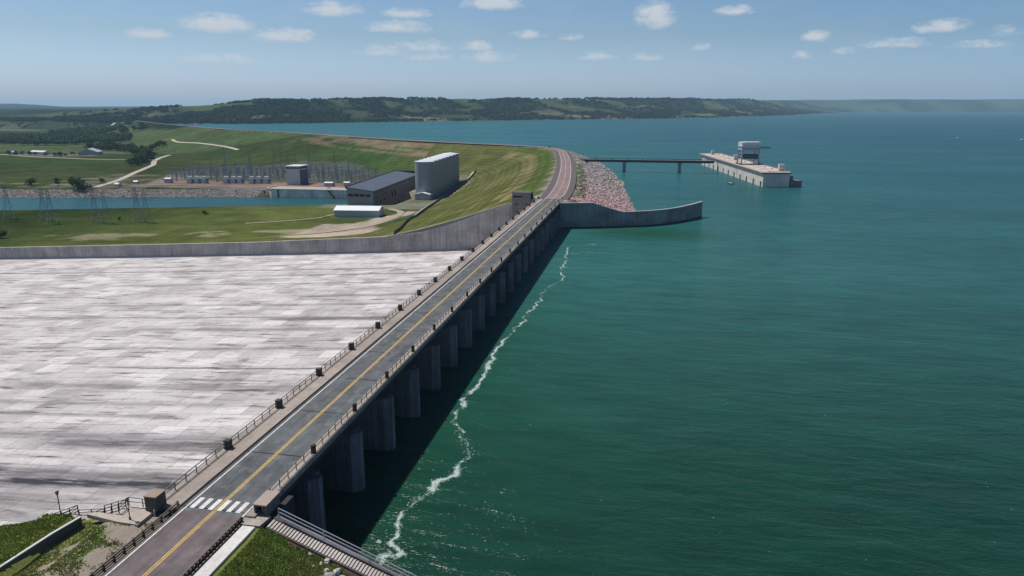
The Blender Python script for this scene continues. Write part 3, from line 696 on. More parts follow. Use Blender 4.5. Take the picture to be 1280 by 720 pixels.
# ================================================================== BRIDGE
BX0,BX1=-58.1,-44.3
bridge=thing('spillway_bridge','long straight concrete road bridge on rectangular piers above the spillway gates','bridge',(-50,68.4,0))
m=MB(); m.box(BX0,BX1,67.6,373.2,12.45,12.98); wb(m,'deck',CONC,bridge)
m=MB(); m.box(BX0+.02,-54.75,67.5,373.3,12.985,13.22); wb(m,'sidewalk',WALK,bridge)
m=MB(); m.box(-54.72,-54.45,67.5,373.3,12.985,13.012); wb(m,'dark_edge_strip',DARKM,bridge)  # thin dark strip laid along the road side of the sidewalk
m=MB(); m.box(-45.55,BX1-.02,67.5,373.3,12.985,13.28); wb(m,'curb',WALK,bridge)
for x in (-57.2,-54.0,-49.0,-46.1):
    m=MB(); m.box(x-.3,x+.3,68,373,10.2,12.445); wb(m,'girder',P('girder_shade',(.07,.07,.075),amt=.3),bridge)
ped=MB().box(-.42,.42,-.46,.46,0,1.32); pm=ped.mesh('pedestal',DARKB)
ped2=MB().box(-.24,.24,-.32,.32,0,1.25).mesh('pedestal',DARKB)
rl=MB(); rail_run(rl,(0,0.6,0),(0,13.9,0),1.12,(1.1,.6),2.2,.05,.05); rlm=rl.mesh('railing',RAILM)
pz=MB()
# pier: long wall with a cut-water nose and a corbel under the deck
nose=[(-7.9,-1.3),(5.2,-1.3),(6.6,-.55),(6.6,.55),(5.2,1.3),(-7.9,1.3)]
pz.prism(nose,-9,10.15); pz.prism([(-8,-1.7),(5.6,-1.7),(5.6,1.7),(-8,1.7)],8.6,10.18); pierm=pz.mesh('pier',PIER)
gate=MB(); R_=11.5
prev=None
for i in range(9):
    a=math.radians(-28+i*7.5); x=-R_+math.cos(a)*R_; z=math.sin(a)*R_
    if prev: gate.quad((prev[0],-5.95,prev[1]),(prev[0],5.95,prev[1]),(x,5.95,z),(x,-5.95,z)).quad((prev[0]-.3,5.95,prev[1]),(prev[0]-.3,-5.95,prev[1]),(x-.3,-5.95,z),(x-.3,5.95,z))
    prev=(x,z)
for k in (-4,0,4): gate.beam((-.4,k,-4),(-.4,k,5),.3); 
gatem=gate.mesh('gate',P('dark_gate_steel',(.07,.075,.08),.6,.2))
def inst(me,name,loc,parent):
    o=bpy.data.objects.new(name,me); C.objects.link(o); o.parent=parent; L_=parent.location; o.location=(loc[0]-L_[0],loc[1]-L_[1],loc[2]-L_[2]); return o
for k in range(22):
    Y=68.4+14.5*k
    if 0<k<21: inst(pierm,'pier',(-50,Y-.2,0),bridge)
    if k>0: inst(pm,'pedestal',(-57.45,Y,13.22),bridge); inst(ped2,'pedestal',(-44.72,Y+.9,13.28),bridge)
    if k<21:
        inst(rlm,'railing',(-57.55,Y,13.22),bridge); inst(rlm,'railing',(-44.75,Y+.9,13.28),bridge) if k<20 or 1 else None
        inst(gatem,'gate',(-50,Y+7.25,3.2),bridge)
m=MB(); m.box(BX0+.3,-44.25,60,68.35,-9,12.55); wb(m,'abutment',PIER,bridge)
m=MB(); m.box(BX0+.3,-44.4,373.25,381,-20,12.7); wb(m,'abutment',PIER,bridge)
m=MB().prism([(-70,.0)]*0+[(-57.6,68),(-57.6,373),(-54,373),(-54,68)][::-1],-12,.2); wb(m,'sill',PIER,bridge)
# brown equipment box at the near left corner
bx=thing('utility_box','brown concrete box with a flat cap standing on the pale terrace left of the crosswalk','box',(-57.35,67.3,13.12))
MB().box(-.78,.78,-.9,.9,0,1.85).build('body',P('brown_concrete',(.12,.105,.085),amt=.25,sc=1.2),bx)
MB().box(-.82,.82,-.94,.94,1.85,1.97).build('cap',P('tan_cap',(.30,.245,.195),amt=.2),bx)
# parapet box at the near right corner, hollow towards the camera
pb=thing('parapet_box','boxy concrete parapet end with a dark recess at the top of the stairs','parapet',(-43.95,69.3,12.55)); pb.scale=(.84,.9,.84)
m=MB(); m.box(-.95,1.0,-.2,2.3,-1.0,2.1); m.box(-.95,-.75,-1.2,-.2,-.4,2.1); m.box(.8,1.0,-1.2,-.2,-2.6,2.1); m.box(-.75,.8,-1.2,-.2,-.4,-.1); m.build('body',M_concrete('parapet_concrete',(.20,.18,.165),.4),pb)
MB().box(-1.05,1.08,-1.3,2.4,2.1,2.32).build('cap',P('pale_cap',(.36,.30,.26),amt=.2),pb)
m=MB(); m.box(-.22,.02,-.45,-.22,.25,1.45); m.box(.15,.3,-.5,-.22,.25,1.2); m.build('panel',P('panel_grey',(.35,.34,.32)),pb)
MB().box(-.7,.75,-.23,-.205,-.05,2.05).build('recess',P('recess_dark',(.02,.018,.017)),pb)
m=MB(); m.box(1.0,1.9,-.9,4.5,-13,.35); m.build('buttress',P('buttress_dark',(.055,.055,.055),amt=.3),pb)
# slab, white path and guard rails on the approach
o=MB().prism([(-45.5,66.1),(-42.9,66.1),(-42.6,68.3),(-45.5,69.6)],12.6,13.06).build('landing',M_concrete('landing_concrete',(.42,.37,.32),.25)); tag(o,'pale concrete landing between the road edge and the parapet box','landing')
o=MB().box(-44.95,-43.35,20,65.9,12.4,13.03).build('path',M_concrete('white_concrete',(.62,.60,.57),.15,streak=.05)); tag(o,kind='structure')
def guard(x,y0,y1,sp,label,side):
    g=thing('guardrail',label,'guardrail',(x,y1,12.7)); k=int((y1-y0)/sp)
    p=MB().box(-.11,.11,-.11,.11,-.3,.92).mesh('post',DARKM)
    for i in range(k+1): inst(p,'post',(x,y1-i*sp,12.7),g)
    m=MB()
    for z in (.45,.82): m.box(x-.12*side-.06,x-.12*side+.06,y0,y1,12.7+z-.08,12.7+z+.1)
    wb(m,'rail',P('brown_rail',(.15,.12,.10),.6,.2),g)
    m=MB(); m.box(x+.14*side,x+.30*side,y0,y1,12.7+.3,12.7+.42) if side>0 else m.box(x+.30*side,x+.14*side,y0,y1,12.7+.3,12.7+.42)
    wb(m,'lower_rail',RAILM,g)
guard(-55.15,36,68.3,1.55,'brown post and rail guardrail on the left edge of the approach road',-1)
guard(-45.45,36,66.6,.62,'dark closely posted guardrail between the approach road and the white path',1)
# low retaining wall in the grass
lw=thing('retaining_wall','low dark concrete retaining wall with a white top cutting through the grass at bottom left','wall',(-65.6,58,12))
pts=[(-66.6,46),(-66.0,54),(-65.5,60.1),(-64.9,63.7)]
m=MB();c=MB()
for (x0,y0),(x1,y1) in zip(pts,pts[1:]):
    m.hexa([(x0-.15,y0,11),(x0+.15,y0,11),(x1+.15,y1,11),(x1-.15,y1,11)],[(x0-.15,y0,13.1),(x0+.15,y0,13.1),(x1+.15,y1,13.1),(x1-.15,y1,13.1)])
    c.hexa([(x0-.1,y0,13.1),(x0+.17,y0,13.1),(x1+.17,y1,13.1),(x1-.1,y1,13.1)],[(x0-.1,y0,13.22),(x0+.17,y0,13.22),(x1+.17,y1,13.22),(x1-.1,y1,13.22)])
wb(m,'wall',P('slate_wall',(.085,.085,.10),amt=.2),lw); wb(c,'coping',P('white_coping',(.62,.62,.60),amt=.1),lw)
# lamp posts
def lamp(x,y,z,h,label):
    l=thing('lamp_post',label,'lamp post',(x,y,z),0,'lamp posts near the steps')
    MB().tube((0,0,0),(0,0,.3),.12,8).tube((0,0,.3),(0,0,h),.055,8).build('pole',DARKM,l)
    MB().tube((0,0,h),(0,0,h+.32),.14,8,.2).build('lantern',P('lamp_glass',(.10,.10,.10),.3),l); MB().tube((0,0,h+.32),(0,0,h+.5),.27,8,.04).build('cap',DARKM,l)
lamp(-67.9,64.0,12.0,3.6,'taller leftmost lamp post, thin and dark, in the grass by the lower steps')
lamp(-58.7,64.4,13.1,2.4,'short dark lamp post at the front edge of the pale terrace beside the brown box')
o=thing('marker_post','tiny grey marker post on the terrace edge next to the guardrail','post',(-56.3,65.6,13.1)); MB().box(-.07,.07,-.07,.07,0,.8).build('post',GALV,o)
# ------------------------------------------------------------------ stairs down to the water
st=thing('stairs','long straight flight of pale concrete stairs going down the near bank to the water','stairs',(-41,67,12.6))
SX0,SZ0,SL=-42.0,13.2,.405
ns=92; m=MB()
for i in range(ns):
    x=SX0+i*.37; z=SZ0-(i+1)*.37*SL; m.box(x,x+.30,66.2,67.7,z-.1,z+.0)
    m.box(x+.30,x+.37,66.2,67.7,z-.3,z-.14)
wb(m,'tread',M_concrete('tread_concrete',(.46,.42,.38),.2,streak=.05),st)
m=MB(); xe=SX0+ns*.37; ze=SZ0-ns*.37*SL
m.hexa([(SX0,65.95,SZ0-1.3),(xe,65.95,ze-1.3),(xe,66.18,ze-1.3),(SX0,66.18,SZ0-1.3)],[(SX0,65.95,SZ0-.12),(xe,65.95,ze-.12),(xe,66.18,ze-.12),(SX0,66.18,SZ0-.12)])
m.hexa([(SX0,67.72,SZ0-1.3),(xe,67.72,ze-1.3),(xe,67.9,ze-1.3),(SX0,67.9,SZ0-1.3)],[(SX0,67.72,SZ0+.05),(xe,67.72,ze+.05),(xe,67.9,ze+.05),(SX0,67.9,SZ0+.05)])
wb(m,'stringer',P('stringer',(.13,.10,.09),amt=.3),st)
m=MB(); m.hexa([(SX0,67.95,-9),(xe,67.95,-9),(xe,68.8,-9),(SX0,68.8,-9)],[(SX0,67.95,SZ0-.15),(xe,67.95,ze-.15),(xe,68.8,ze-.15),(SX0,68.8,SZ0-.15)]); wb(m,'side_wall',PIER,st)
railing_thing('pair of pale pipe handrails running down beside the water stairs',[((SX0+.6,68.0,SZ0-.1),(xe,68.0,ze-.1))],P('pale_pipe',(.50,.52,.54),.4,.4),h=1.35,rails=(1.35,.85,.25),sp=5.6,r=.045,pr_=.04)
# loose rocks on the near bank
rockm=[P('pale_rock',(.50,.47,.45),amt=.3,sc=1.5),P('grey_rock',(.34,.31,.30),amt=.35,sc=1.5)]
R=random.Random(21); rk=[]
spots=[(-33.9,64.1),(-32.8,64.6),(-33.1,63.1),(-31.9,63.9),(-31.2,64.7),(-32.1,62.5),(-30.9,63.3),(-30.2,64.2),(-31.0,62.2),(-29.8,62.9),(-29.2,63.9),(-28.6,63.0),(-33.9,62.9),(-34.8,64.9),(-34.4,65.6),(-36.3,65.3),(-28.3,64.6),(-27.5,63.8),(-29.9,61.8),(-32.9,61.6),(-31.9,61.2),(-35.3,64.0),(-27.4,62.6),(-28.6,61.6),(-26.4,63.5)]
spots+=[(R.uniform(-35,-26),R.uniform(58.5,64.8)) for _ in range(34)]
for i,(x,y) in enumerate(spots):
    r=R.uniform(.34,.80)*(1.0 if -33.5<x else .6); mb=MB().blob((0,0,r*.35),(r,r*R.uniform(.7,.95),r*.7),i,7,4,.22)
    o=mb.build('rock',rockm[i%3==0]); o.location=(x,y,near_h(x,y)); o.rotation_euler=(0,0,R.uniform(0,6)); tag(o,'pale broken rock in the loose pile beside the lower end of the water stairs','rock','rocks beside the water stairs')
# ================================================================== FAR ABUTMENT: gatehouse, wing wall, riprap
gh=thing('gatehouse','small square grey concrete control house at the far left end of the bridge','gatehouse',(-66.4,375,0))
GC=M_concrete('gatehouse_concrete',(.22,.22,.20),.2,streak=.15)
m=MB(); m.box(-71.4,-61.4,371.2,379.6,-18,16.3); wb(m,'body',GC,gh)
m=MB(); m.box(-71.5,-61.3,371.1,379.7,16.3,16.6); wb(m,'roof',P('gatehouse_roof',(.13,.13,.12)),gh)
m=MB(); m.box(-70.9,-66.0,371.05,371.22,13.9,14.8); wb(m,'window',P('dark_glass',(.015,.017,.02),.2),gh)
for (x,z,w) in ((-69.1,10.2,.9),(-63.4,10.2,.9),(-68.7,6.2,.8)):
    m=MB(); m.box(x-w/2,x+w/2,371.05,371.22,z-.45,z+.45); wb(m,'window',P('dark_glass',(.015,.017,.02),.2),gh)
m=MB(); m.box(-61.42,-61.25,372.5,378.5,13.2,15.6); wb(m,'door',P('dark_door',(.03,.03,.028)),gh)
o=MB().prism([(-58.2,372),(-58.2,392),(-61.3,388),(-61.3,372)][::-1],9,13.1).build('landing',WALK); tag(o,'pale paved strip between the gatehouse and the road','landing')
wall=thing('wing_wall','dark grey wing wall curving out into the reservoir at the far bridge end','wall',(-20,368,0))
W=smooth_line(WING,3)
wtop=lambda x: 13.1 if x<-28 else (lerp(13.1,8.1,(x+28)/15) if x<-13 else (8.1 if x<16 else lerp(8.1,8.9,(x-16)/15)))
wi=offset_line(W,1.1)
m=MB();c=MB()
for (a,b,ai,bi) in zip(W,W[1:],wi,wi[1:]):
    ta,tb=wtop(a[0])-.35,wtop(b[0])-.35
    m.hexa([(*a,-9),(*b,-9),(*bi,-9),(*ai,-9)],[(*a,ta),(*b,tb),(*bi,tb),(*ai,ta)])
    ao=(a[0]+(a[0]-ai[0])*.18,a[1]+(a[1]-ai[1])*.18); bo=(b[0]+(b[0]-bi[0])*.18,b[1]+(b[1]-bi[1])*.18)
    c.hexa([(*ao,ta),(*bo,tb),(*bi,tb),(*ai,ta)],[(*ao,ta+.35),(*bo,tb+.35),(*bi,tb+.35),(*ai,ta+.35)])
WW=M_concrete('wing_concrete',(.25,.27,.28),.5,streak=.22)
wb(m,'wall',WW,wall); wb(c,'coping',M_concrete('wing_coping',(.46,.45,.44),.2),wall)
m=MB(); 
for (a,b,ai,bi) in zip(W,W[1:],wi,wi[1:]):
    ao=(a[0]+(a[0]-ai[0])*.09,a[1]+(a[1]-ai[1])*.09); bo=(b[0]+(b[0]-bi[0])*.09,b[1]+(b[1]-bi[1])*.09)
    m.hexa([(*ao,-.6),(*bo,-.6),(*b,-.6),(*a,-.6)],[(*ao,.55),(*bo,.55),(*b,.55),(*a,.55)])
wb(m,'waterline_band',P('wet_band',(.035,.04,.045),.5),wall)
def riprap():
    R=random.Random(8); protos=[]
    for k in range(7):
        b=MB().blob((0,0,0),(1,.8,.65),100+k,5,3,.28); protos.append((b.v,b.f))
    V=[];F=[];col=[]
    def add(x,y,z,r,c):
        v,f=R.choice(protos); n=len(V); a=R.uniform(0,6.28); ca,sa=math.cos(a),math.sin(a)
        for (px,py,pz) in v: V.append((x+(px*ca-py*sa)*r,y+(px*sa+py*ca)*r,z+pz*r)); col.extend((*c,1))
        F.extend(tuple(i+n for i in q) for q in f)
    for _ in range(17000):
        y=378+ (R.random()**1.25)*460; dd=R.uniform(9.5,47)
        base=None
        for (x0,y0),(x1,y1) in zip(CREST[2:],CREST[3:]):
            if y0<=y<=y1: base=lerp(x0,x1,(y-y0)/(y1-y0)); break
        if base is None: continue
        x=base+dd
        if y<interp(WING,x)+1.5: continue
        if x<-44.2+.1 and y<374: continue
        z=height(x,y)
        if z<-.7 or z>12: continue
        if dd<17 and 395<y<640 and R.random()<.85: continue
        if 560<y<640 and z<3.5 and R.random()<.75: continue
        k=R.random(); pk=sm(570,430,y+R.uniform(-60,60))
        c=(lerp(.18,.46,k)+.085*pk,lerp(.165,.41,k)-.01*pk,lerp(.16,.395,k)-.01*pk)
        add(x,y,z,.3+1.25*R.random()**2.2,c)
    nr=len(V)
    me=bpy.data.meshes.new('riprap'); me.from_pydata(V,[],F); a=me.color_attributes.new('Col','FLOAT_COLOR','POINT'); a.data.foreach_set('color',col)
    t=NT('riprap_stone'); me.materials.append(t.base(t.mix(1,t.n('ShaderNodeAttribute',attribute_name='Col').outputs['Color'],t.ramp(t.noise(t.pos(),1.2,4,.7),[(.3,.7),(.7,1.2)]),'MULTIPLY'),.9))
    o=bpy.data.objects.new('riprap',me); C.objects.link(o); tag(o,'pink and grey broken stone armouring the dam face between the road and the reservoir','riprap',kind='stuff')
    # stone on the tailrace bank
    V=[];F=[];col=[]
    for _ in range(9000):
        x=R.uniform(-800,-419); f=interp(SHF,x); d=R.uniform(-1,20); y=f-4+d; z=height(x,y)
        if z<-36.3 or z>-28.1: continue
        k=R.random(); add(x,y,z,R.uniform(.5,1.3),(lerp(.17,.46,k),lerp(.155,.40,k),lerp(.15,.375,k)))
    me=bpy.data.meshes.new('riprap'); me.from_pydata(V,[],F); a=me.color_attributes.new('Col','FLOAT_COLOR','POINT'); a.data.foreach_set('color',col)
    me.materials.append(t.m)
    o=bpy.data.objects.new('riprap',me); C.objects.link(o); tag(o,'grey broken stone lining the far bank of the tailrace channel','riprap',kind='stuff')
riprap()
# ================================================================== SERVICE BRIDGE + INTAKE
sbz=10.6
sb=thing('service_bridge','narrow dark girder bridge on two slim concrete piers leading out to the intake','bridge',(-24,699,0))
m=MB(); m.box(-74,60.5,697.4,701.2,sbz+.9,sbz+1.25); wb(m,'deck',P('service_deck',(.23,.23,.22)),sb)
for y in (698.0,700.6):
    m=MB(); m.box(-72,60.3,y-.15,y+.15,sbz-1.2,sbz+.88); wb(m,'girder',P('girder_dark',(.055,.06,.065),.5,.3),sb)
m=MB()
for y in (697.5,701.1): rail_run(m,(-74,y,sbz+1.25),(60,y,sbz+1.25),1.1,(1.1,.55),4.2,.06,.05)
wb(m,'railing',DARKM,sb)
for k in range(9):
    x=-66+k*15; m=MB(); m.box(x-.25,x+.25,697.3,697.6,sbz+1.25,sbz+3.0); wb(m,'lamp_standard',DARKM,sb)
for x in (-23.7,28.6):
    m=MB(); m.box(x-1.5,x+1.5,697.6,701,-9,sbz-1.9); m.box(x-2.1,x+2.1,697.2,701.4,sbz-1.9,sbz-1.21); wb(m,'pier',M_concrete('service_pier',(.26,.28,.29),.3),sb)
m=MB(); m.box(-78,-72,696,702.5,4,11.8); wb(m,'abutment',PIER,sb)
INT=M_concrete('intake_concrete',(.62,.58,.52),.25,streak=.25)
it=thing('intake_structure','long pale concrete intake structure in the reservoir with dark slots at the waterline','intake',(72,690,0))
A=Vector((56.3,804.4,0)); B=Vector((88.2,582.8,0)); dv=(B-A).normalized(); nv=Vector((-dv.y,dv.x,0)); 
if nv.x<0: nv=-nv
Ln=(B-A).length; Wd=20.5; ZT=11.6
def ip(u,w,z): q=A+dv*u+nv*w; return (q.x,q.y,z)
def ibox(mb,u0,u1,w0,w1,z0,z1): return mb.hexa([ip(u0,w0,z0),ip(u1,w0,z0),ip(u1,w1,z0),ip(u0,w1,z0)],[ip(u0,w0,z1),ip(u1,w0,z1),ip(u1,w1,z1),ip(u0,w1,z1)])
nb=11; pitch=Ln/nb; m=MB(); sl_w=4.2
ibox(m,0,Ln,3.0,Wd,-9,ZT-1.3)
for i in range(nb):
    u=i*pitch; a=u+pitch*.62
    ibox(m,u,a,0,3.02,-9,ZT-1.3); ibox(m,a+sl_w,u+pitch,0,3.02,-9,ZT-1.3) if i<nb-1 or a+sl_w<Ln else None
    ibox(m,a,a+sl_w,0,3.02,4.1,ZT-1.3)
wb(m,'wall',INT,it)
m=MB()
for i in range(nb): a=i*pitch+pitch*.62; ibox(m,a+.02,a+sl_w-.02,2.4,3.0,-1,4.1)
wb(m,'opening',P('slot_dark',(.015,.018,.02)),it)
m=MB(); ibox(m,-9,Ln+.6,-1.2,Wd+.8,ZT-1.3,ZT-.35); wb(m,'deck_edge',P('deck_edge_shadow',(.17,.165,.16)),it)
m=MB(); ibox(m,-9.2,Ln+.8,-1.4,Wd+1.0,ZT-.35,ZT); wb(m,'deck',P('intake_deck',(.52,.45,.40),sc=.15,amt=.3),it)
m=MB(); ibox(m,Ln-9,Ln+.2,Wd+.9,Wd+9.5,-9,5.2); ibox(m,Ln-8,Ln-3,Wd+.9,Wd+3.5,5.2,8.6); wb(m,'fender_block',M_concrete('fender',(.20,.20,.20),.3),it)
m=MB(); ibox(m,Ln*.325,Ln*.325+1.2,-.35,-.02,-2,ZT-1.3); wb(m,'pipe_chase',P('slot_dark',(.015,.018,.02)),it)
m=MB()
for w in (-1.0,Wd+.6): rail_run(m,ip(-9,w,ZT),ip(Ln,w,ZT),1.0,(1.0,.5),6,.06,.05)
rail_run(m,ip(Ln+.5,-1,ZT),ip(Ln+.5,Wd+.6,ZT),1.0,(1.0,.5),5,.06,.05)
wb(m,'railing',P('intake_rail',(.3,.28,.26)),it)
m=MB()
for i in range(nb):
    u=i*pitch+pitch*.5; ibox(m,u-2.4,u+2.4,6,13,ZT+.01,ZT+.18); ibox(m,u-1,u+1,14.5,16.5,ZT+.01,ZT+.5)
wb(m,'hatch',P('hatch_brown',(.33,.25,.21)),it)
cnum=0
for (u,w,s_,h,lab) in ((8,9,2.6,4.2,'small pale cabin at the far end of the intake deck'),(88,13,3.4,4.6,'pale square cabin on the intake deck behind the gantry crane'),(150,14,3,3.8,'small pale cabin on the intake deck just in front of the gantry crane'),(Ln-12,17,4,5.2,'pale square cabin at the near right corner of the intake deck')):
    q=A+dv*u+nv*w; c_=thing('cabin',lab,'cabin',(q.x,q.y,ZT),math.atan2(dv.y,dv.x)+math.pi/2,'cabins on the intake deck')
    MB().box(-s_/2,s_/2,-s_/2,s_/2,0,h).build('body',INT,c_); MB().box(-s_/2-.2,s_/2+.2,-s_/2-.2,s_/2+.2,h,h+.25).build('roof',P('cabin_roof',(.5,.48,.45)),c_); MB().box(s_/2,s_/2+.05,-.5,.5,0,2.1).build('door',P('dark_door',(.03,.03,.028)),c_)
# gantry crane
q=A+dv*(Ln*.635)+nv*10
cr=thing('gantry_crane','tall pale box-headed gantry crane on four legs straddling the intake deck','crane',(q.x,q.y,ZT),math.atan2(dv.y,dv.x)+math.pi/2); cr.scale=(.95,.95,.9)
CW=P('crane_white',(.55,.58,.60),.5); CG=P('crane_grey',(.30,.35,.40),.5)
for sx in (-1,1):
    for sy in (-1,1): MB().beam((sx*8.2,sy*7.5,0),(sx*7.4,sy*6.2,14),1.1,1.1).build('leg',CG,cr)
    MB().box(sx*8.2-.9,sx*8.2+.9,-9,9,0,.9).build('bogie',P('bogie',(.06,.06,.06)),cr)
m=MB(); m.beam((-7.8,-6.8,8),(-7.8,6.8,8),.6); m.beam((7.8,-6.8,8),(7.8,6.8,8),.6); m.beam((-7.9,-7,4),(-7.5,6.3,13),.35); m.beam((7.9,7,4),(7.5,-6.3,13),.35); m.beam((-7.5,-6.5,12.5),(7.5,-6.5,12.5),.8); m.build('brace',CG,cr)
m=MB(); m.box(-8.6,8.6,-7.5,7.5,13.8,14.8); m.box(-8.2,8.2,-6.8,6.8,14.8,17.4); m.build('machinery_house',CG,cr)
m=MB(); m.box(-8.8,9.2,-7.6,7.6,17.4,18.0); m.box(-8.4,-5.5,-7,7,18.0,21.6); m.box(-5.5,9.0,-7,7,20.6,21.8); m.box(-5.5,8.4,-6.6,6.6,18,20.6); m.build('cab',CW,cr)
m=MB(); m.box(-8.0,8,-5.5,5.5,5.6,9.8); m.build('hoist',P('hoist_dark',(.08,.10,.12)),cr)
m=MB(); m.box(9,19.5,-1.2,1.2,15.6,16.6); m.beam((9,0,18),(19,0,16.6),.25); m.build('boom',P('boom_grey',(.12,.14,.16)),cr)
# ================================================================== POWERHOUSE GROUP
ZG=-28.0
pw=thing('powerhouse','long low grey powerhouse with a dark sloping metal roof beside the surge tanks','powerhouse',(-265,625,ZG))
def hpoly(mb,pts,z0,zt): # pts ccw with per-corner top
    return mb.hexa([(x,y,z0) for x,y in pts],[(x,y,z) for (x,y),z in zip(pts,zt)])
PA=(-279,624.5);PB=(-252,622.5);PC=(-266.5,800);PD=(-295,801)
PWG=P('powerhouse_wall',(.27,.275,.285),.7,sc=.3,amt=.15); 
def M_ribbed(name,col,step,ax=0,dark=.72,rough=.5,metal=.3):
    t=NT(name); v=t.pos(); s=t.sep(v)[ax]; fr=t.math('FRACT',t.math('DIVIDE',s,step)); ln=t.math('LESS_THAN',fr,.28)
    n=t.noise(v,.09,5,.6); st=t.noise(t.scale(v,(.6,.6,.05)),1,4,.6)
    c=t.mix(ln,col,tuple(q*dark for q in col)); c=t.mix(1,c,t.ramp(n,[(.3,.82),(.7,1.12)]),'MULTIPLY'); c=t.mix(1,c,t.ramp(st,[(.3,.85),(.7,1.08)]),'MULTIPLY')
    MC[name]=t.base(c,rough,metal); return MC[name]
PWR=M_ribbed('powerhouse_siding',(.20,.17,.165),3.2,1,.8,.8,0)
m=MB(); hpoly(m,[PA,PB,PC,PD],ZG-9,[-12.6,-15.6,-15.6,-12.6]); wb(m,'wall',PWR,pw)
m=MB(); m.quad((PA[0],PA[1]-.06,ZG-8),(PB[0],PB[1]-.06,ZG-8),(PB[0],PB[1]-.06,-15.7),(PA[0],PA[1]-.06,-12.7)); wb(m,'end_wall',PWG,pw)
m=MB(); q=.8; hpoly(m,[(PA[0]-q,PA[1]-q),(PB[0]+q,PB[1]-q),(PC[0]+q,PC[1]+q),(PD[0]-q,PD[1]+q)],-12,[-11.8,-14.9,-14.9,-11.8])
m.v=[(x,y,(z if i>=4 else [-12.5,-15.55,-15.55,-12.5][i])) for i,(x,y,z) in enumerate(m.v)]
wb(m,'roof',M_ribbed('powerhouse_roof',(.115,.13,.16),1.4,1,.8,.45,.3),pw)
m=MB(); m.v=[];m.hexa([(PA[0]-1.0,PA[1]-1.0,-13.6),(PA[0]-.5,PA[1]-1.0,-13.6),(PD[0]-.5,PD[1]+1.2,-13.6),(PD[0]-1.2,PD[1]+1.2,-13.6)],[(PA[0]-1.0,PA[1]-1.0,-11.2),(PA[0]-.2,PA[1]-1.0,-11.2),(PD[0]-.2,PD[1]+1.2,-11.2),(PD[0]-1.2,PD[1]+1.2,-11.2)])
m.box(PD[0],PC[0]+.6,801.1,802,-16,-11.6); wb(m,'fascia',P('fascia_dark',(.025,.027,.032),.5),pw)
for i in range(4):
    x0=-277.5+i*6.0; m=MB(); m.box(x0,x0+4.6,PA[1]-1.9+i*-.0-.3,PA[1]-1.2,-20.4,-18.2)
    m.v=[(x,y-(x+279)*.055+1.5-.15,z) for x,y,z in m.v]; f_=wb(m,'window',P('dark_glass',(.015,.017,.02),.2),pw)
for (t_,h,w) in ((.42,5.5,4),(.36,5,3),(.12,2.5,2),(.2,2.5,2)):
    x=lerp(PB[0],PC[0],t_); y=lerp(PB[1],PC[1],t_); m=MB(); m.box(x+.02,x+.5,y-w/2,y+w/2,ZG,ZG+h); wb(m,'door',P('dark_door',(.03,.03,.028)),pw)
m=MB(); 
for (a,b) in ((.0,.12),(.12,.95)): 
    xa,ya=lerp(PB[0],PC[0],a),lerp(PB[1],PC[1],a); xb,yb=lerp(PB[0],PC[0],b),lerp(PB[1],PC[1],b); m.beam((xa+.3,ya,-19.2),(xb+.3,yb,-19.2),.35,.5)
wb(m,'ledge',P('ledge_grey',(.33,.33,.33)),pw)
# surge tanks: eight joined silver cylinders
def M_tank():
    t=NT('silver_siding'); v=t.pos(); x,y,z=t.sep(v)
    a=t.math('FRACT',t.math('DIVIDE',t.math('ADD',x,y),1.35)); n=t.noise(t.scale(v,(.5,.5,.03)),1,4,.6); zr=t.math('FRACT',t.math('DIVIDE',z,6.2)); r2=t.math('LESS_THAN',zr,.02)
    c=t.mix(t.math('LESS_THAN',a,.3),(.29,.315,.345),(.27,.295,.325)); c=t.mix(1,c,t.ramp(n,[(.3,.88),(.7,1.08)]),'MULTIPLY'); c=t.mix(t.math('MULTIPLY',r2,.3),c,(.25,.27,.3))
    return t.base(c,.5,.15)
TS=M_tank(); TRF=P('silver_roof',(.66,.69,.70),.45,.1,amt=.1)
tk=thing('surge_tanks','tall silver block of eight joined cylindrical surge tanks between powerhouse and grass slope','tanks',(-224,745,ZG))
T0=(-220.6,683.5);T1=(-228.6,806.5);r=9.9
cs=[(lerp(T0[0],T1[0],i/7),lerp(T0[1],T1[1],i/7)) for i in range(8)]
for i,(x,y) in enumerate(cs):
    m=MB(); m.tube((x,y,ZG-2),(x,y,8.3),r,40,cap=False); o=wb(m,'tank',TS,tk,smooth=True)
    m=MB(); m.tube((x,y,8.3),(x,y,8.75),r+.25,40); m.tube((x,y,8.75),(x,y,9.9),r-.4,40,1.2); wb(m,'roof',TRF,tk)
m=MB(); dx,dy=(T1[0]-T0[0])/123.3,(T1[1]-T0[1])/123.3
def sidep(sg,off): return [(T0[0]+dy*sg*off-dx*0,T0[1]-dx*sg*off),(T1[0]+dy*sg*off,T1[1]-dx*sg*off)]
a1,b1=sidep(1,r-1.5); a2,b2=sidep(-1,r-1.5)
m.hexa([(*a2,ZG-2),(*a1,ZG-2),(*b1,ZG-2),(*b2,ZG-2)],[(*a2,8.2),(*a1,8.2),(*b1,8.2),(*b2,8.2)]); wb(m,'infill_wall',TS,tk)
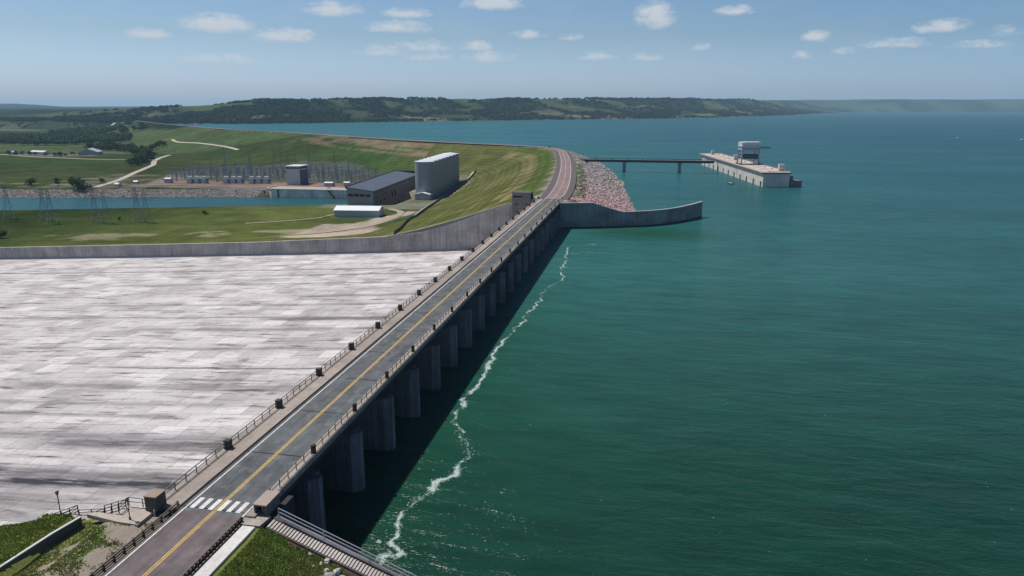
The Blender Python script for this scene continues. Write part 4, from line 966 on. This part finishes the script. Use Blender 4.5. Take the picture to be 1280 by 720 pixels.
def gable(name,label,cat,x,y,z,w,l,h,rh,rz,wm,rm,group=None,door=True,ov=.4):
    """gabled shed: w across, l along local y"""
    b=thing(name,label,cat,(x,y,z),rz,group)
    m=MB(); m.box(-w/2,w/2,-l/2,l/2,-1,h); m.quad((-w/2,-l/2,h),(w/2,-l/2,h),(0,-l/2,h+rh)); m.quad((w/2,l/2,h),(-w/2,l/2,h),(0,l/2,h+rh)); m.build('wall',wm,b)
    m=MB(); e=w/2+ov; k=rh/(w/2)*ov
    for s_ in (-1,1):
        p=[(s_*e,-l/2-ov,h-k),(0,-l/2-ov,h+rh),(0,l/2+ov,h+rh),(s_*e,l/2+ov,h-k)]
        if s_>0: p=p[::-1]
        m.hexa(p,[(a,bb,c+.22) for a,bb,c in p])
    m.build('roof',rm,b)
    if door: 
        MB().box(-w*.18,w*.18,-l/2-.08,-l/2-.01,0,h*.75).build('door',P('shed_door',(.45,.5,.52)),b)
    return b
WSH=P('white_shed_wall',(.44,.49,.50),.6,amt=.12); WRF=P('white_metal_roof',(.80,.82,.82),.4,.05,amt=.06)
wh=gable('warehouse','white metal warehouse with a bright gabled roof in front of the powerhouse','warehouse',-239,558,ZG-.1,17,38,5.6,2.6,math.radians(90+6),WSH,WRF,ov=.5)
gable('annex','small pale shed with a white gabled roof at the foot of the nearest surge tank','shed',-218.5,671,ZG,15.5,8,5.6,1.6,math.radians(-4),P('annex_wall',(.40,.41,.42)),WRF)
# tailrace retaining wall
rw=thing('retaining_wall','long pale concrete retaining wall along the tailrace below the switchyard','wall',(-350,719,-36))
RWX=M_concrete('tailrace_wall',(.80,.74,.66),.35,lifts=2.6,streak=.3)
pp=[(-421,752),(-422,735),(-419,725),(-411,719.3),(-400,718),(-317,720.5),(-279,722)]
pi=offset_line(pp,1.4)
m=MB();c=MB()
for a,b,ai,bi in zip(pp,pp[1:],pi,pi[1:]):
    m.hexa([(*a,-40),(*b,-40),(*bi,-40),(*ai,-40)],[(*a,-27),(*b,-27),(*bi,-27),(*ai,-27)])
    ao=(a[0]-(ai[0]-a[0])*.3,a[1]-(ai[1]-a[1])*.3);bo=(b[0]-(bi[0]-b[0])*.3,b[1]-(bi[1]-b[1])*.3)
    c.hexa([(*ao,-27),(*bo,-27),(*bi,-27),(*ai,-27)],[(*ao,-26.3),(*bo,-26.3),(*bi,-26.3),(*ai,-26.3)])
wb(m,'wall',RWX,rw); wb(c,'coping',M_concrete('tw_coping',(.52,.50,.46),.2),rw)
m=MB(); m.box(-402.5,-401.2,717.4,718.0,-37,-27.2); wb(m,'ladder',DARKM,rw)
m=MB(); m.hexa([(-344,718.6,-28.2),(-341,718.6,-28.2),(-341,719.6,-28.2),(-344,719.6,-28.2)],[(-344,718.6,-27.2),(-341,718.6,-27.2),(-341,719.6,-27.2),(-344,719.6,-27.2)]); m.beam((-342.5,718.9,-27.5),(-335,718.9,-37),1.1,1.2); wb(m,'stair',P('rust_stair',(.13,.09,.08)),rw)
o=MB().prism([(-421,751),(-420,735),(-416,725),(-409,720.4),(-400,719.6),(-279,723.6),(-279,752)],-29,-27.35).build('quay',P('quay_concrete',(.40,.36,.31),sc=.1)); tag(o,kind='structure')
# control building
cb=thing('control_building','pale square control building with a dark window band under its flat roof in the switchyard','building',(-415,784,ZG))
CBW=P('control_wall',(.50,.55,.55),.7,amt=.12)
m=MB(); m.box(-421.5,-404.5,775,797,ZG-1,-9.5); wb(m,'wall',CBW,cb)
m=MB(); m.box(-422.3,-403.7,774.2,797.8,-7.2,-6.0); wb(m,'roof',P('control_roof',(.62,.64,.63)),cb)
m=MB(); m.box(-421.3,-404.7,775.2,796.8,-9.5,-7.2); wb(m,'window_band',P('dark_glass',(.015,.017,.02),.2),cb)
m=MB()
for i in range(6): x=-421.5+i*3.28; m.box(x,x+.6,774.95,775.2,-9.5,-7.2)
wb(m,'mullion',CBW,cb)
m=MB(); m.box(-404.48,-404.3,776,796,ZG,-11); wb(m,'side_shade',P('ctrl_shade',(.14,.17,.21)),cb)  # dark sheet that paints shade onto the side away from the sun
m=MB(); m.box(-427,-421.6,778,792,-14,-12.8); wb(m,'canopy',P('canopy_dark',(.06,.07,.08)),cb)
# switchyard steelwork
SG=P('switchyard_steel',(.27,.31,.37),.5,.4,amt=.2); INS=P('insulator_grey',(.42,.47,.52),.4,amt=.1)
def lattice(mb,p,q,w0,w1,k,t_):
    p=Vector(p);q=Vector(q); d=(q-p).normalized(); u=Vector((0,1,0)) if abs(d.y)<.9 else Vector((1,0,0)); a=d.cross(u).normalized(); b=a.cross(d).normalized()
    pt=lambda f,i:(p.lerp(q,f)+(a*(1 if i in(0,1) else -1)+b*(1 if i in(0,3) else -1))*lerp(w0,w1,f)/2)
    for i in range(4):
        mb.beam(pt(0,i),pt(1,i),t_)
        for j in range(k): mb.beam(pt(j/k,i if j%2 else (i+1)%4),pt((j+1)/k,(i+1)%4 if j%2 else i),t_*.6)
def gantry(w,h,lab):
    g=thing('switchyard_gantry',lab,'gantry',(0,0,0),0,'steel gantries of the switchyard')
    for s_ in (-1,1): m=MB(); lattice(m,(s_*w/2,0,0),(s_*w/2,0,h),1.2,.7,4,.13); m.build('column',SG,g)
    m=MB(); lattice(m,(-w/2,0,h),(w/2,0,h),.9,.9,5,.13); m.build('beam',SG,g)
    for x in (-w*.28,0,w*.28):
        MB().tube((x,0,h-.5),(x,0,h-3.4),.17,5).build('insulator',INS,g)
        m=MB(); m.tube((x,5,0),(x,5,3.2),.16,5); m.tube((x,5,3.2),(x,5,6.0),.24,5,.14); m.beam((x,5,5.9),(x,11,5.9),.13); m.build('switch',INS,g)
    m=MB(); m.beam((-w/2,9,8.2),(w/2,9,8.2),.17); m.beam((-w/2,9,0),(-w/2,9,8.2),.15); m.beam((w/2,9,0),(w/2,9,8.2),.15); m.beam((-w/2,9,5),(w/2,9,5),.12); m.build('bus_support',SG,g)
    return g
g0=gantry(17,13.5,'grey lattice steel gantry hung with insulators, one of the rows filling the switchyard'); first=True; R=random.Random(4)
rows=[(792,-585,-452,17.6),(818,-592,-345,17.9),(846,-600,-345,17.9),(874,-606,-365,18.1),(905,-612,-400,18.3),(800,-398,-345,17.5)]
for (y,x0,x1,sp) in rows:
    x=x0
    while x<x1:
        if not(-428<x<-398 and y<812) and inpoly(x,y,[(-640,740),(-300,740),(-300,880),(-400,985),(-660,1000)]):
            loc=(x,y+R.uniform(-1,1)+(x+500)*.06,height(x,y)-.2)
            if first: g0.location=loc; first=False
            else: dup(g0,loc,R.uniform(-.03,.03),scale=(1,1,R.uniform(.82,1.12)))
        x+=sp
def transformer():
    t_=thing('transformer','pale grey power transformer in the front row on the red gravel of the switchyard','transformer',(0,0,0),0,'transformers along the front of the switchyard')
    TG=P('transformer_grey',(.48,.52,.54),.5,amt=.15)
    MB().box(-2,2,-1.8,1.8,.4,4.2).build('tank',TG,t_)
    for s_ in (-1,1):
        m=MB()
        for k in range(5): m.box(s_*2.3-.12+ (s_*.0),s_*2.3+.12+.0,-1.6+k*.75,-1.6+k*.75+.4,.8,3.8)
        m.box(s_*2.02 if s_>0 else -2.2,2.2 if s_>0 else s_*2.02,-1.6,1.8,1,3.6); m.build('radiator',P('radiator_grey',(.30,.33,.35)),t_)
    m=MB(); m.tube((-1.9,0,5.1),(1.9,0,5.1),.75,10); m.build('conservator',TG,t_)
    for k in (-1,0,1): MB().tube((k*1.2,-.9,4.2),(k*1.4,-1.2,6.6),.28,7,.14).build('bushing',INS,t_)
    MB().box(-2.6,2.6,-2.3,2.3,-.6,.4).build('plinth',P('plinth',(.34,.30,.27)),t_); return t_
TX=[(-544,768),(-536,770),(-527.5,772),(-501,776),(-492.5,778),(-485,779.5),(-470,781),(-462,783),(-453,785)]
t0=transformer()
for i,(x,y) in enumerate(TX):
    l=(x,y,height(x,y)+.1)
    if i==0: t0.location=l
    else: dup(t0,l,scale=1.45)
t0.scale=(1.45,1.45,1.45)
# small fire walls, equipment houses
eh=[(-575,770,8,5,'low pale equipment hut at the left end of the switchyard'),(-365,770,10,4,'low pale equipment hut right of the control building'),(-345,775,7,4,'small white equipment hut nearest the powerhouse roof'),(-600,745,5,3.5,'small pale hut beside the gravel track left of the switchyard')]
for (x,y,w,h,lab) in eh: gable('equipment_hut',lab,'hut',x,y,height(x,y),w*.7,w,h,.8,1.57,P('hut_wall',(.45,.42,.42)),WRF,group=None,door=False)
def mast(h):
    t_=thing('lightning_mast','very thin grey lattice mast rising above the switchyard','mast',(0,0,0),0,'thin masts above the switchyard')
    m=MB(); lattice(m,(0,0,0),(0,0,h),1.7,.35,10,.17); m.build('mast',SG,t_); MB().beam((0,0,h),(0,0,h+5),.12).build('tip',SG,t_); return t_
m0=mast(34)
for i,(x,y) in enumerate([(-536,953),(-526,955),(-516,957),(-504,957),(-545,905),(-434,935),(-568,940),(-600,930),(-470,930),(-400,905)]):
    if i==0: m0.location=(x,y,height(x,y))
    else: dup(m0,(x,y,height(x,y)),scale=(1,1,R.uniform(.6,1.02)))
# transmission towers by the tailrace
TWm=P('tower_steel',(.17,.20,.22),.6,.2)
def tower():
    t_=thing('transmission_tower','','tower',(0,0,0),0,'transmission towers beside the tailrace'); H=28
    m=MB()
    for (sx,sy) in ((-1,-1),(1,-1),(1,1),(-1,1)): m.beam((sx*4,sy*4,0),(sx*1.1,sy*1.1,17),.15); m.beam((sx*1.1,sy*1.1,17),(sx*.7,sy*.7,H),.12)
    lv=[0,4.5,9,13,17,20,23,25.5,H]; wd=lambda z: lerp(4,1.1,z/17) if z<17 else lerp(1.1,.7,(z-17)/11)
    for z0,z1 in zip(lv,lv[1:]):
        a,b=wd(z0),wd(z1)
        for q in range(4):
            c0=[(-1,-1),(1,-1),(1,1),(-1,1)][q]; c1=[(-1,-1),(1,-1),(1,1),(-1,1)][(q+1)%4]
            m.beam((c0[0]*a,c0[1]*a,z0),(c1[0]*b,c1[1]*b,z1),.07); m.beam((c1[0]*a,c1[1]*a,z0),(c0[0]*b,c0[1]*b,z1),.07); m.beam((c0[0]*b,c0[1]*b,z1),(c1[0]*b,c1[1]*b,z1),.07)
    m.build('lattice',TWm,t_)
    for z,w in ((18.5,6.5),(22,5.6),(25.5,4.8)):
        m=MB()
        for s_ in (-1,1): m.beam((0,0,z),(s_*w,0,z+.3),.16); m.beam((0,0,z+1.4),(s_*w,0,z+.3),.12); m.beam((s_*w,0,z+.3),(s_*w,0,z-1.2),.16)
        m.build('crossarm',TWm,t_)
    return t_
tw0=tower()
TL=[(-518,490,'transmission tower at the far left edge of the photo beside the tailrace'),(-478,484,'second transmission tower from the left beside the tailrace'),(-462,474,'third transmission tower from the left, just right of its neighbour'),(-434,488,'fourth transmission tower from the left, below the big dark tree'),(-421,484,'fifth transmission tower from the left, close beside its neighbour'),(-403,497,'second transmission tower from the right beside the tailrace'),(-391,492,'transmission tower furthest right beside the tailrace')]
for i,(x,y,l) in enumerate(TL):
    z=height(x,y)-.2
    if i==0: tw0.location=(x,y,z); tw0['label']=l; tw0.rotation_euler=(0,0,.5)
    else: dup(tw0,(x,y,z),.5+R.uniform(-.15,.15),l,scale=R.uniform(.92,1.03))
# foot-of-slope fence with a paved drain
fl=[(-141,376),(-150,415),(-166,475),(-181,530),(-190,575),(-196,630),(-200,680),(-203,730),(-206,790),(-206,840)]
fls=smooth_line(fl,5)
fe=thing('fence','long dark green fence following the foot of the grass slope to the surge tanks','fence',(-181,530,-24))
m=MB()
for a,b in zip(fls,fls[1:]): 
    za,zb=height(*a),height(*b); m.hexa([(a[0]-.12,a[1],za-.5),(a[0]+.12,a[1],za-.5),(b[0]+.12,b[1],zb-.5),(b[0]-.12,b[1],zb-.5)],[(a[0]-.12,a[1],za+2.1),(a[0]+.12,a[1],za+2.1),(b[0]+.12,b[1],zb+2.1),(b[0]-.12,b[1],zb+2.1)])
wb(m,'panel',P('fence_green',(.045,.07,.05),.7),fe)
fpm=MB().box(-.15,.15,-.15,.15,0,2.4).mesh('post',GALV)
for a in fls[::1]: inst(fpm,'post',(a[0],a[1],height(*a)),fe)
fo=offset_line(fls,1.6); fo2=offset_line(fls,4.6)
o=MB().strip([(x,y,height(x,y)+.3) for x,y in fo[15:]],[(x,y,height(x,y)+.3) for x,y in fo2[15:]]).build('path',P('pale_drain',(.42,.39,.34),sc=.2)); tag(o,kind='structure')
# ================================================================== TREES
def leafmat(name,c):
    t=NT(name); v=t.pos(); n=t.noise(v,.6,4,.7); r_=t.n('ShaderNodeObjectInfo').outputs['Random']
    k=t.math('ADD',t.math('MULTIPLY',n,.8),t.math('MULTIPLY',r_,.25)); return t.base(t.ramp(k,[(.3,tuple(q*.45 for q in c)),(.55,c),(.85,tuple(q*1.9 for q in c))]),.9)
LD=leafmat('dark_leaves',(.030,.055,.024)); LG=leafmat('green_leaves',(.048,.085,.030)); BARK=P('bark',(.09,.07,.055))
def crown_mesh(seed,n,W_,H_,size):
    R=random.Random(seed); m=MB(); lob=[(R.uniform(-.5,.5)*W_*.7,R.uniform(-.5,.5)*W_*.7,R.uniform(.35,.85)*H_,R.uniform(.25,.42)*W_) for _ in range(7)]
    for i in range(n):
        lx,ly,lz,lr=lob[i%7]; a=R.uniform(0,6.283); cz=R.uniform(-.75,1); rr=lr*R.uniform(.65,1.08); sq=math.sqrt(max(0,1-cz*cz))
        p=Vector((lx+rr*sq*math.cos(a),ly+rr*sq*math.sin(a),lz+rr*cz*.8)); nn=Vector((sq*math.cos(a)+R.uniform(-.6,.6),sq*math.sin(a)+R.uniform(-.6,.6),cz+R.uniform(-.3,.9))).normalized()
        u=nn.cross(Vector((.3,.2,1))).normalized(); v=nn.cross(u); s_=size*R.uniform(.5,1.2)
        m.quad(p-u*s_,p-v*s_*.8,p+u*s_,p+v*s_*.8)
    return m,lob
TV=[]
for k in range(6):
    W_=1.0; H_=1.15 if k%3 else 1.6; Wd_=1.25 if k%3 else .8
    cm,lob=crown_mesh(40+k,420,Wd_,H_,.085); me=cm.mesh('crown',LD if k%2 else LG)
    t_=MB().tube((0,0,-.1),(0,0,.5),.05,6,.03)
    for l in lob[:5]: t_.tube((0,0,.25+.05*R.random()),(l[0]*.8,l[1]*.8,l[2]),.025,5,.008)
    TV.append((me,t_.mesh('trunk',BARK)))
def tree(x,y,h,label,group,v=None,z=None):
    v=R.randrange(6) if v is None else v
    e=thing('tree',label,'tree',(x,y,(height(x,y) if z is None else z)-.1),R.uniform(0,6.28),group); e.scale=(h*R.uniform(.85,1.1),h*R.uniform(.85,1.1),h/1.25)
    for nm,me in zip(('crown','trunk'),TV[v]): o=bpy.data.objects.new(nm,me); C.objects.link(o); o.parent=e
    return e
tree(-708,706,10,'dark round tree standing alone near the left edge on the far bank of the tailrace',None,1)
tree(-677,712,8,'slim dark tree on the far tailrace bank, first one left of the bigger dark tree',None,0)
tree(-664,718,9,'slim tree on the far tailrace bank between two darker trees',None,3)
tree(-634,694,13,'big dark bluish tree right at the stone bank of the tailrace',None,1)
tree(-624,691,10,'dark tree crowding the right side of the big tree at the tailrace bank',None,5)
tree(-644,706,6,'small shrub-like tree just left of the big dark tree at the tailrace bank',None,5)
tree(-645,745,7,'small lone tree behind the big dark tree at the tailrace',None,4)
tree(-443,409,6,'dark bush-like tree above the training wall at the far left edge',None,1)
tree(-372,540,4,'single tiny tree on the near bank of the tailrace',None,1)
tree(-420,497,3.2,'small shrub tree among the transmission towers',None,3)
W5=[(-795,979),(-774,983),(-905,1196),(-970,1260),(-890,1139),(-848,1045)]
for _ in range(34):
    for __ in range(50):
        x=R.uniform(-990,-770); y=R.uniform(975,1290)
        if inpoly(x,y,[(-800,975),(-772,983),(-900,1170),(-960,1240),(-985,1225),(-870,1095)]): break
    tree(x,y,R.uniform(10,15),'dark tree in the dense clump beside the gravel track left of the dam','trees in the clump beside the gravel track')
for _ in range(44):
    t_=R.random(); x=lerp(-1215,-1020,t_)+R.uniform(-8,8); y=lerp(1395,1285,t_)+R.gauss(0,16); 
    if t_>.86: y+=R.uniform(0,110)
    tree(x,y,R.uniform(10,16),'dark tree in the row behind the grey domed farm building','trees behind the farm buildings')
for _ in range(30):
    x=R.uniform(-1240,-1085); y=R.uniform(1160,1215); 
    tree(x,y,R.uniform(5,9),'small dark tree scattered among the pale yards at the left','small trees among the pale yards') if _<16 else None
for _ in range(16):
    t_=R.random(); tree(lerp(-1450,-1800,t_)+R.uniform(-30,30),lerp(1830,2200,t_)+R.uniform(-40,40),R.uniform(12,20),'dark tree beside the pale track at the far end of the dam','trees at the far end of the dam')
def wood(label,poly,n,hmin,hmax,seed,leaf,q=34):
    R=random.Random(seed); m=MB(); x0=min(p[0] for p in poly);x1=max(p[0] for p in poly);y0=min(p[1] for p in poly);y1=max(p[1] for p in poly); k=0
    while k<n:
        x=R.uniform(x0,x1);y=R.uniform(y0,y1)
        if not inpoly(x,y,poly): continue
        k+=1
        if fbm(x/90,y/90,2)<.33: continue
        h=R.uniform(hmin,hmax); z=height(x,y); r_=h*.5
        m.tube((x,y,z-.5),(x,y,z+h*.5),h*.03,4,cap=False)
        for i in range(q):
            a=R.uniform(0,6.283); cz=R.uniform(-.5,1); sq=math.sqrt(1-cz*cz); rr=r_*R.uniform(.7,1.1)
            p=Vector((x+rr*sq*math.cos(a),y+rr*sq*math.sin(a),z+h*.55+rr*cz*.8)); nn=Vector((sq*math.cos(a)+R.uniform(-.5,.5),sq*math.sin(a)+R.uniform(-.5,.5),cz+.4)).normalized()
            u=nn.cross(Vector((.3,.2,1))).normalized(); v=nn.cross(u); s_=h*R.uniform(.10,.2); m.quad(p-u*s_,p-v*s_,p+u*s_,p+v*s_)
    o=m.build('woodland',leaf); tag(o,label,'woodland',kind='stuff')
wood('broad dark wood stretching across the flat land behind the farm at left',[(-1620,1445),(-1378,1480),(-1340,1590),(-1286,1601),(-1371,1709),(-1697,1957),(-1752,1892),(-1900,1828),(-1900,1680)],1300,9,16,1,LD)
wood('sparser green trees beyond the dark wood towards the horizon at left',[(-1938,2029),(-2220,2483),(-1932,2271),(-1640,2010),(-1750,1980)],240,10,17,2,LG)
wood('thin dark strip of distant trees below the horizon at far left',[(-2999,2605),(-2398,2517),(-2086,2456),(-2281,2607),(-3200,2958)],800,10,18,3,LD,20)
def bluff_woods():
    R=random.Random(77); m=MB(); k=0
    pl=[(-3000,2790),(-1900,2420),(-1450,2528),(-1180,2900),(-797,3338),(-200,3900),(421,4695),(1150,6400),(1900,8600)]
    while k<9000:
        i=R.random()**1.1*7.999; a=pl[int(i)]; b=pl[min(8,int(i)+1)]; t_=i-int(i); d=R.uniform(4,900)
        dx,dy=b[0]-a[0],b[1]-a[1]; L_=math.hypot(dx,dy)+1e-6; x=lerp(a[0],b[0],t_)-dy/L_*d; y=lerp(a[1],b[1],t_)+dx/L_*d
        k+=1; w=fbm(x/260+2,y/260,4)
        if w>.53+R.uniform(-.04,.06) and d>45: continue
        z=height(x,y)
        if z<1: continue
        h=R.uniform(8,15)*(1 if y<5000 else 1.4); r_=h*R.uniform(.7,1.3)
        for j in range(9):
            a_=R.uniform(0,6.283); cz=R.uniform(0,1); sq=math.sqrt(1-cz*cz)
            p=Vector((x+r_*sq*math.cos(a_),y+r_*sq*math.sin(a_),z+h*.25+h*.6*cz)); nn=Vector((sq*math.cos(a_),sq*math.sin(a_)+R.uniform(-.5,.3),cz+.3)).normalized()
            u=nn.cross(Vector((.3,.2,1))).normalized(); v=nn.cross(u); s_=r_*R.uniform(.35,.7); m.quad(p-u*s_,p-v*s_*.7,p+u*s_,p+v*s_*.7)
    o=m.build('woodland',leafmat('bluff_leaves',(.014,.030,.017))); tag(o,'dark woods covering the bluffs on the far shore of the reservoir','woodland',kind='stuff')
bluff_woods()
# ================================================================== FARM
gable('farm_shed','long white roofed shed in the pale yard at far left','shed',-1186,1215,-28,14,42,4,2.2,1.35,P('farm_white',(.55,.56,.58)),P('farm_white_roof',(.66,.68,.70)),door=False)
gable('farm_barn','wide grey barn with a pale pitched roof in front of the dark tree row','barn',-1077,1222,-28.2,34,40,5,6.5,.5,P('barn_grey',(.33,.37,.40)),P('barn_roof',(.36,.41,.46),.5),door=False)
gable('farm_house','small white building glimpsed in the dark wood at left','house',-1500,1640,-27,12,18,6,3,1.2,P('farm_white',(.55,.56,.58)),P('farm_white_roof',(.66,.68,.70)),door=False)
gable('farm_house','small white hut beside the gravel track left of the switchyard','house',-606,722,-28,5,8,2.6,1.2,1.2,P('farm_white',(.55,.56,.58)),P('farm_white_roof',(.66,.68,.70)),door=False)
gable('farm_house','little pale building at the left end of the yard','house',-1235,1205,-28,9,16,3.5,2,1.0,P('farm_white',(.55,.56,.58)),P('barn_roof',(.36,.41,.46),.5),door=False)
# ================================================================== CAR on the crest road, switchyard pickup
def car(label,x,y,z,rz,paint,L_=4.8):
    c=thing('car',label,'car',(x,y,z),rz); pm_=P(paint[0],paint[1],.35,.2,amt=.05)
    m=MB(); m.box(-L_/2,L_/2,-.92,.92,.38,.92); m.build('body',pm_,c,bevel=.12)
    MB().hexa([(-L_*.32,-.85,.92),(L_*.24,-.85,.92),(L_*.24,.85,.92),(-L_*.32,.85,.92)],[(-L_*.25,-.72,1.5),(L_*.1,-.72,1.5),(L_*.1,.72,1.5),(-L_*.25,.72,1.5)]).build('cabin',P('car_glass',(.03,.035,.04),.15),c)
    MB().box(-L_*.24,L_*.09,-.7,.7,1.5,1.54).build('roof',pm_,c)
    for sx in (-.31,.31):
        for sy in (-.82,.82): MB().tube((L_*sx,sy-.1,.34),(L_*sx,sy+.1,.34),.34,12).build('wheel',P('tyre',(.02,.02,.02)),c)
    return c
car('dark car driving on the crest road where it bends left atop the dam',-121,872,13.16,math.radians(125),('car_dark',(.03,.032,.04)))
car('white pickup truck parked on the quay near the powerhouse end of the switchyard',-352,741,-27.3,.2,('car_white',(.75,.75,.75)),5.6)
# ================================================================== BOATS
def boat(label,x,y,L_,rz,hull,cabin=True,wake=0):
    b=thing('motorboat',label,'boat',(x,y,0),rz)
    w=L_*.16; s_=[(-L_/2,w),( L_*.2,w),(L_*.38,w*.6),(L_/2,0),(L_*.38,-w*.6),(L_*.2,-w),(-L_/2,-w)][::-1]; k=[(px*.92,py*.7) for px,py in s_]
    m=MB(); m.prism(k,-.3,L_*.11,s_); m.build('hull',hull,b)
    MB().prism([(px*.88,py*.8) for px,py in s_],L_*.11,L_*.115).build('deck',P('boat_deck',(.55,.54,.5)),b)
    if cabin:
        MB().hexa([(-L_*.1,-w*.6,L_*.11),(L_*.22,-w*.5,L_*.11),(L_*.22,w*.5,L_*.11),(-L_*.1,w*.6,L_*.11)],[(-L_*.08,-w*.5,L_*.22),(L_*.1,-w*.42,L_*.22),(L_*.1,w*.42,L_*.22),(-L_*.08,w*.5,L_*.22)]).build('cabin',P('boat_cabin',(.75,.76,.78),.4),b)
        MB().box(-L_*.1,L_*.1,-w*.52,w*.52,L_*.22,L_*.235).build('cabin_roof',P('boat_white',(.8,.8,.8)),b)
    MB().box(-L_*.54,-L_*.49,-.3,.3,-.2,L_*.14).build('outboard_motor',P('motor_black',(.03,.03,.03)),b)
    if wake:
        m=MB(); R=random.Random(int(x))
        for _ in range(70):
            t_=R.random(); px=-L_/2-t_*wake; py=R.gauss(0,.6+t_*1.6); r_=R.uniform(.2,.7); m.quad(*[(px+r_*math.cos(a)*1.6,py+r_*math.sin(a),.04) for a in (0,1.1,2.3,3.2,4.1,5.2)])
        o=m.build('foam',P('wake_foam',(.7,.75,.75))); o.location=(x,y,0); o.rotation_euler=(0,0,rz); tag(o,'white wake trailing behind the %s'%label.split(' far')[0],'foam',kind='stuff')
BH=P('boat_white',(.8,.8,.8),.4)
boat('white motorboat far out on the reservoir beyond the intake',612,1605,9,.1,BH,True,14)
boat('white motorboat at the right edge of the photo far out on the water',700,1540,9,.3,BH,True,10)
boat('tiny white boat furthest out on the reservoir near the horizon',1240,3956,12,.2,BH)
boat('small dark workboat moored beside the middle of the intake structure',66,604,7.5,2.0,P('dark_hull',(.03,.035,.04)),False)
# ================================================================== HAZE: thin summer air over the whole valley
def haze():
    t=NT('summer_haze'); t.t.nodes.remove(t.b)
    ab=t.n('ShaderNodeVolumeAbsorption'); ab.inputs['Color'].default_value=(0,0,0,1); D=HAZE_D; ab.inputs['Density'].default_value=D
    em=t.n('ShaderNodeEmission'); em.inputs[0].default_value=(*HAZE_C,1); em.inputs[1].default_value=D
    ad=t.n('ShaderNodeAddShader'); t.L(ab.outputs[0],ad.inputs[0]); t.L(em.outputs[0],ad.inputs[1]); t.L(ad.outputs[0],t.out.inputs['Volume'])
    o=MB().box(-30000,30000,-4000,27000,-70,330).build('haze',t.m); tag(o,kind='structure')
HAZE_D=4.2e-5; HAZE_C=(.27,.43,.60)
haze()
# ================================================================== RENDER SETTINGS
scn.view_settings.view_transform='Standard'; scn.view_settings.look='None'; scn.view_settings.exposure=0; scn.view_settings.gamma=1
scn.cycles.use_denoising=True; scn.cycles.max_bounces=6; scn.cycles.volume_bounces=0
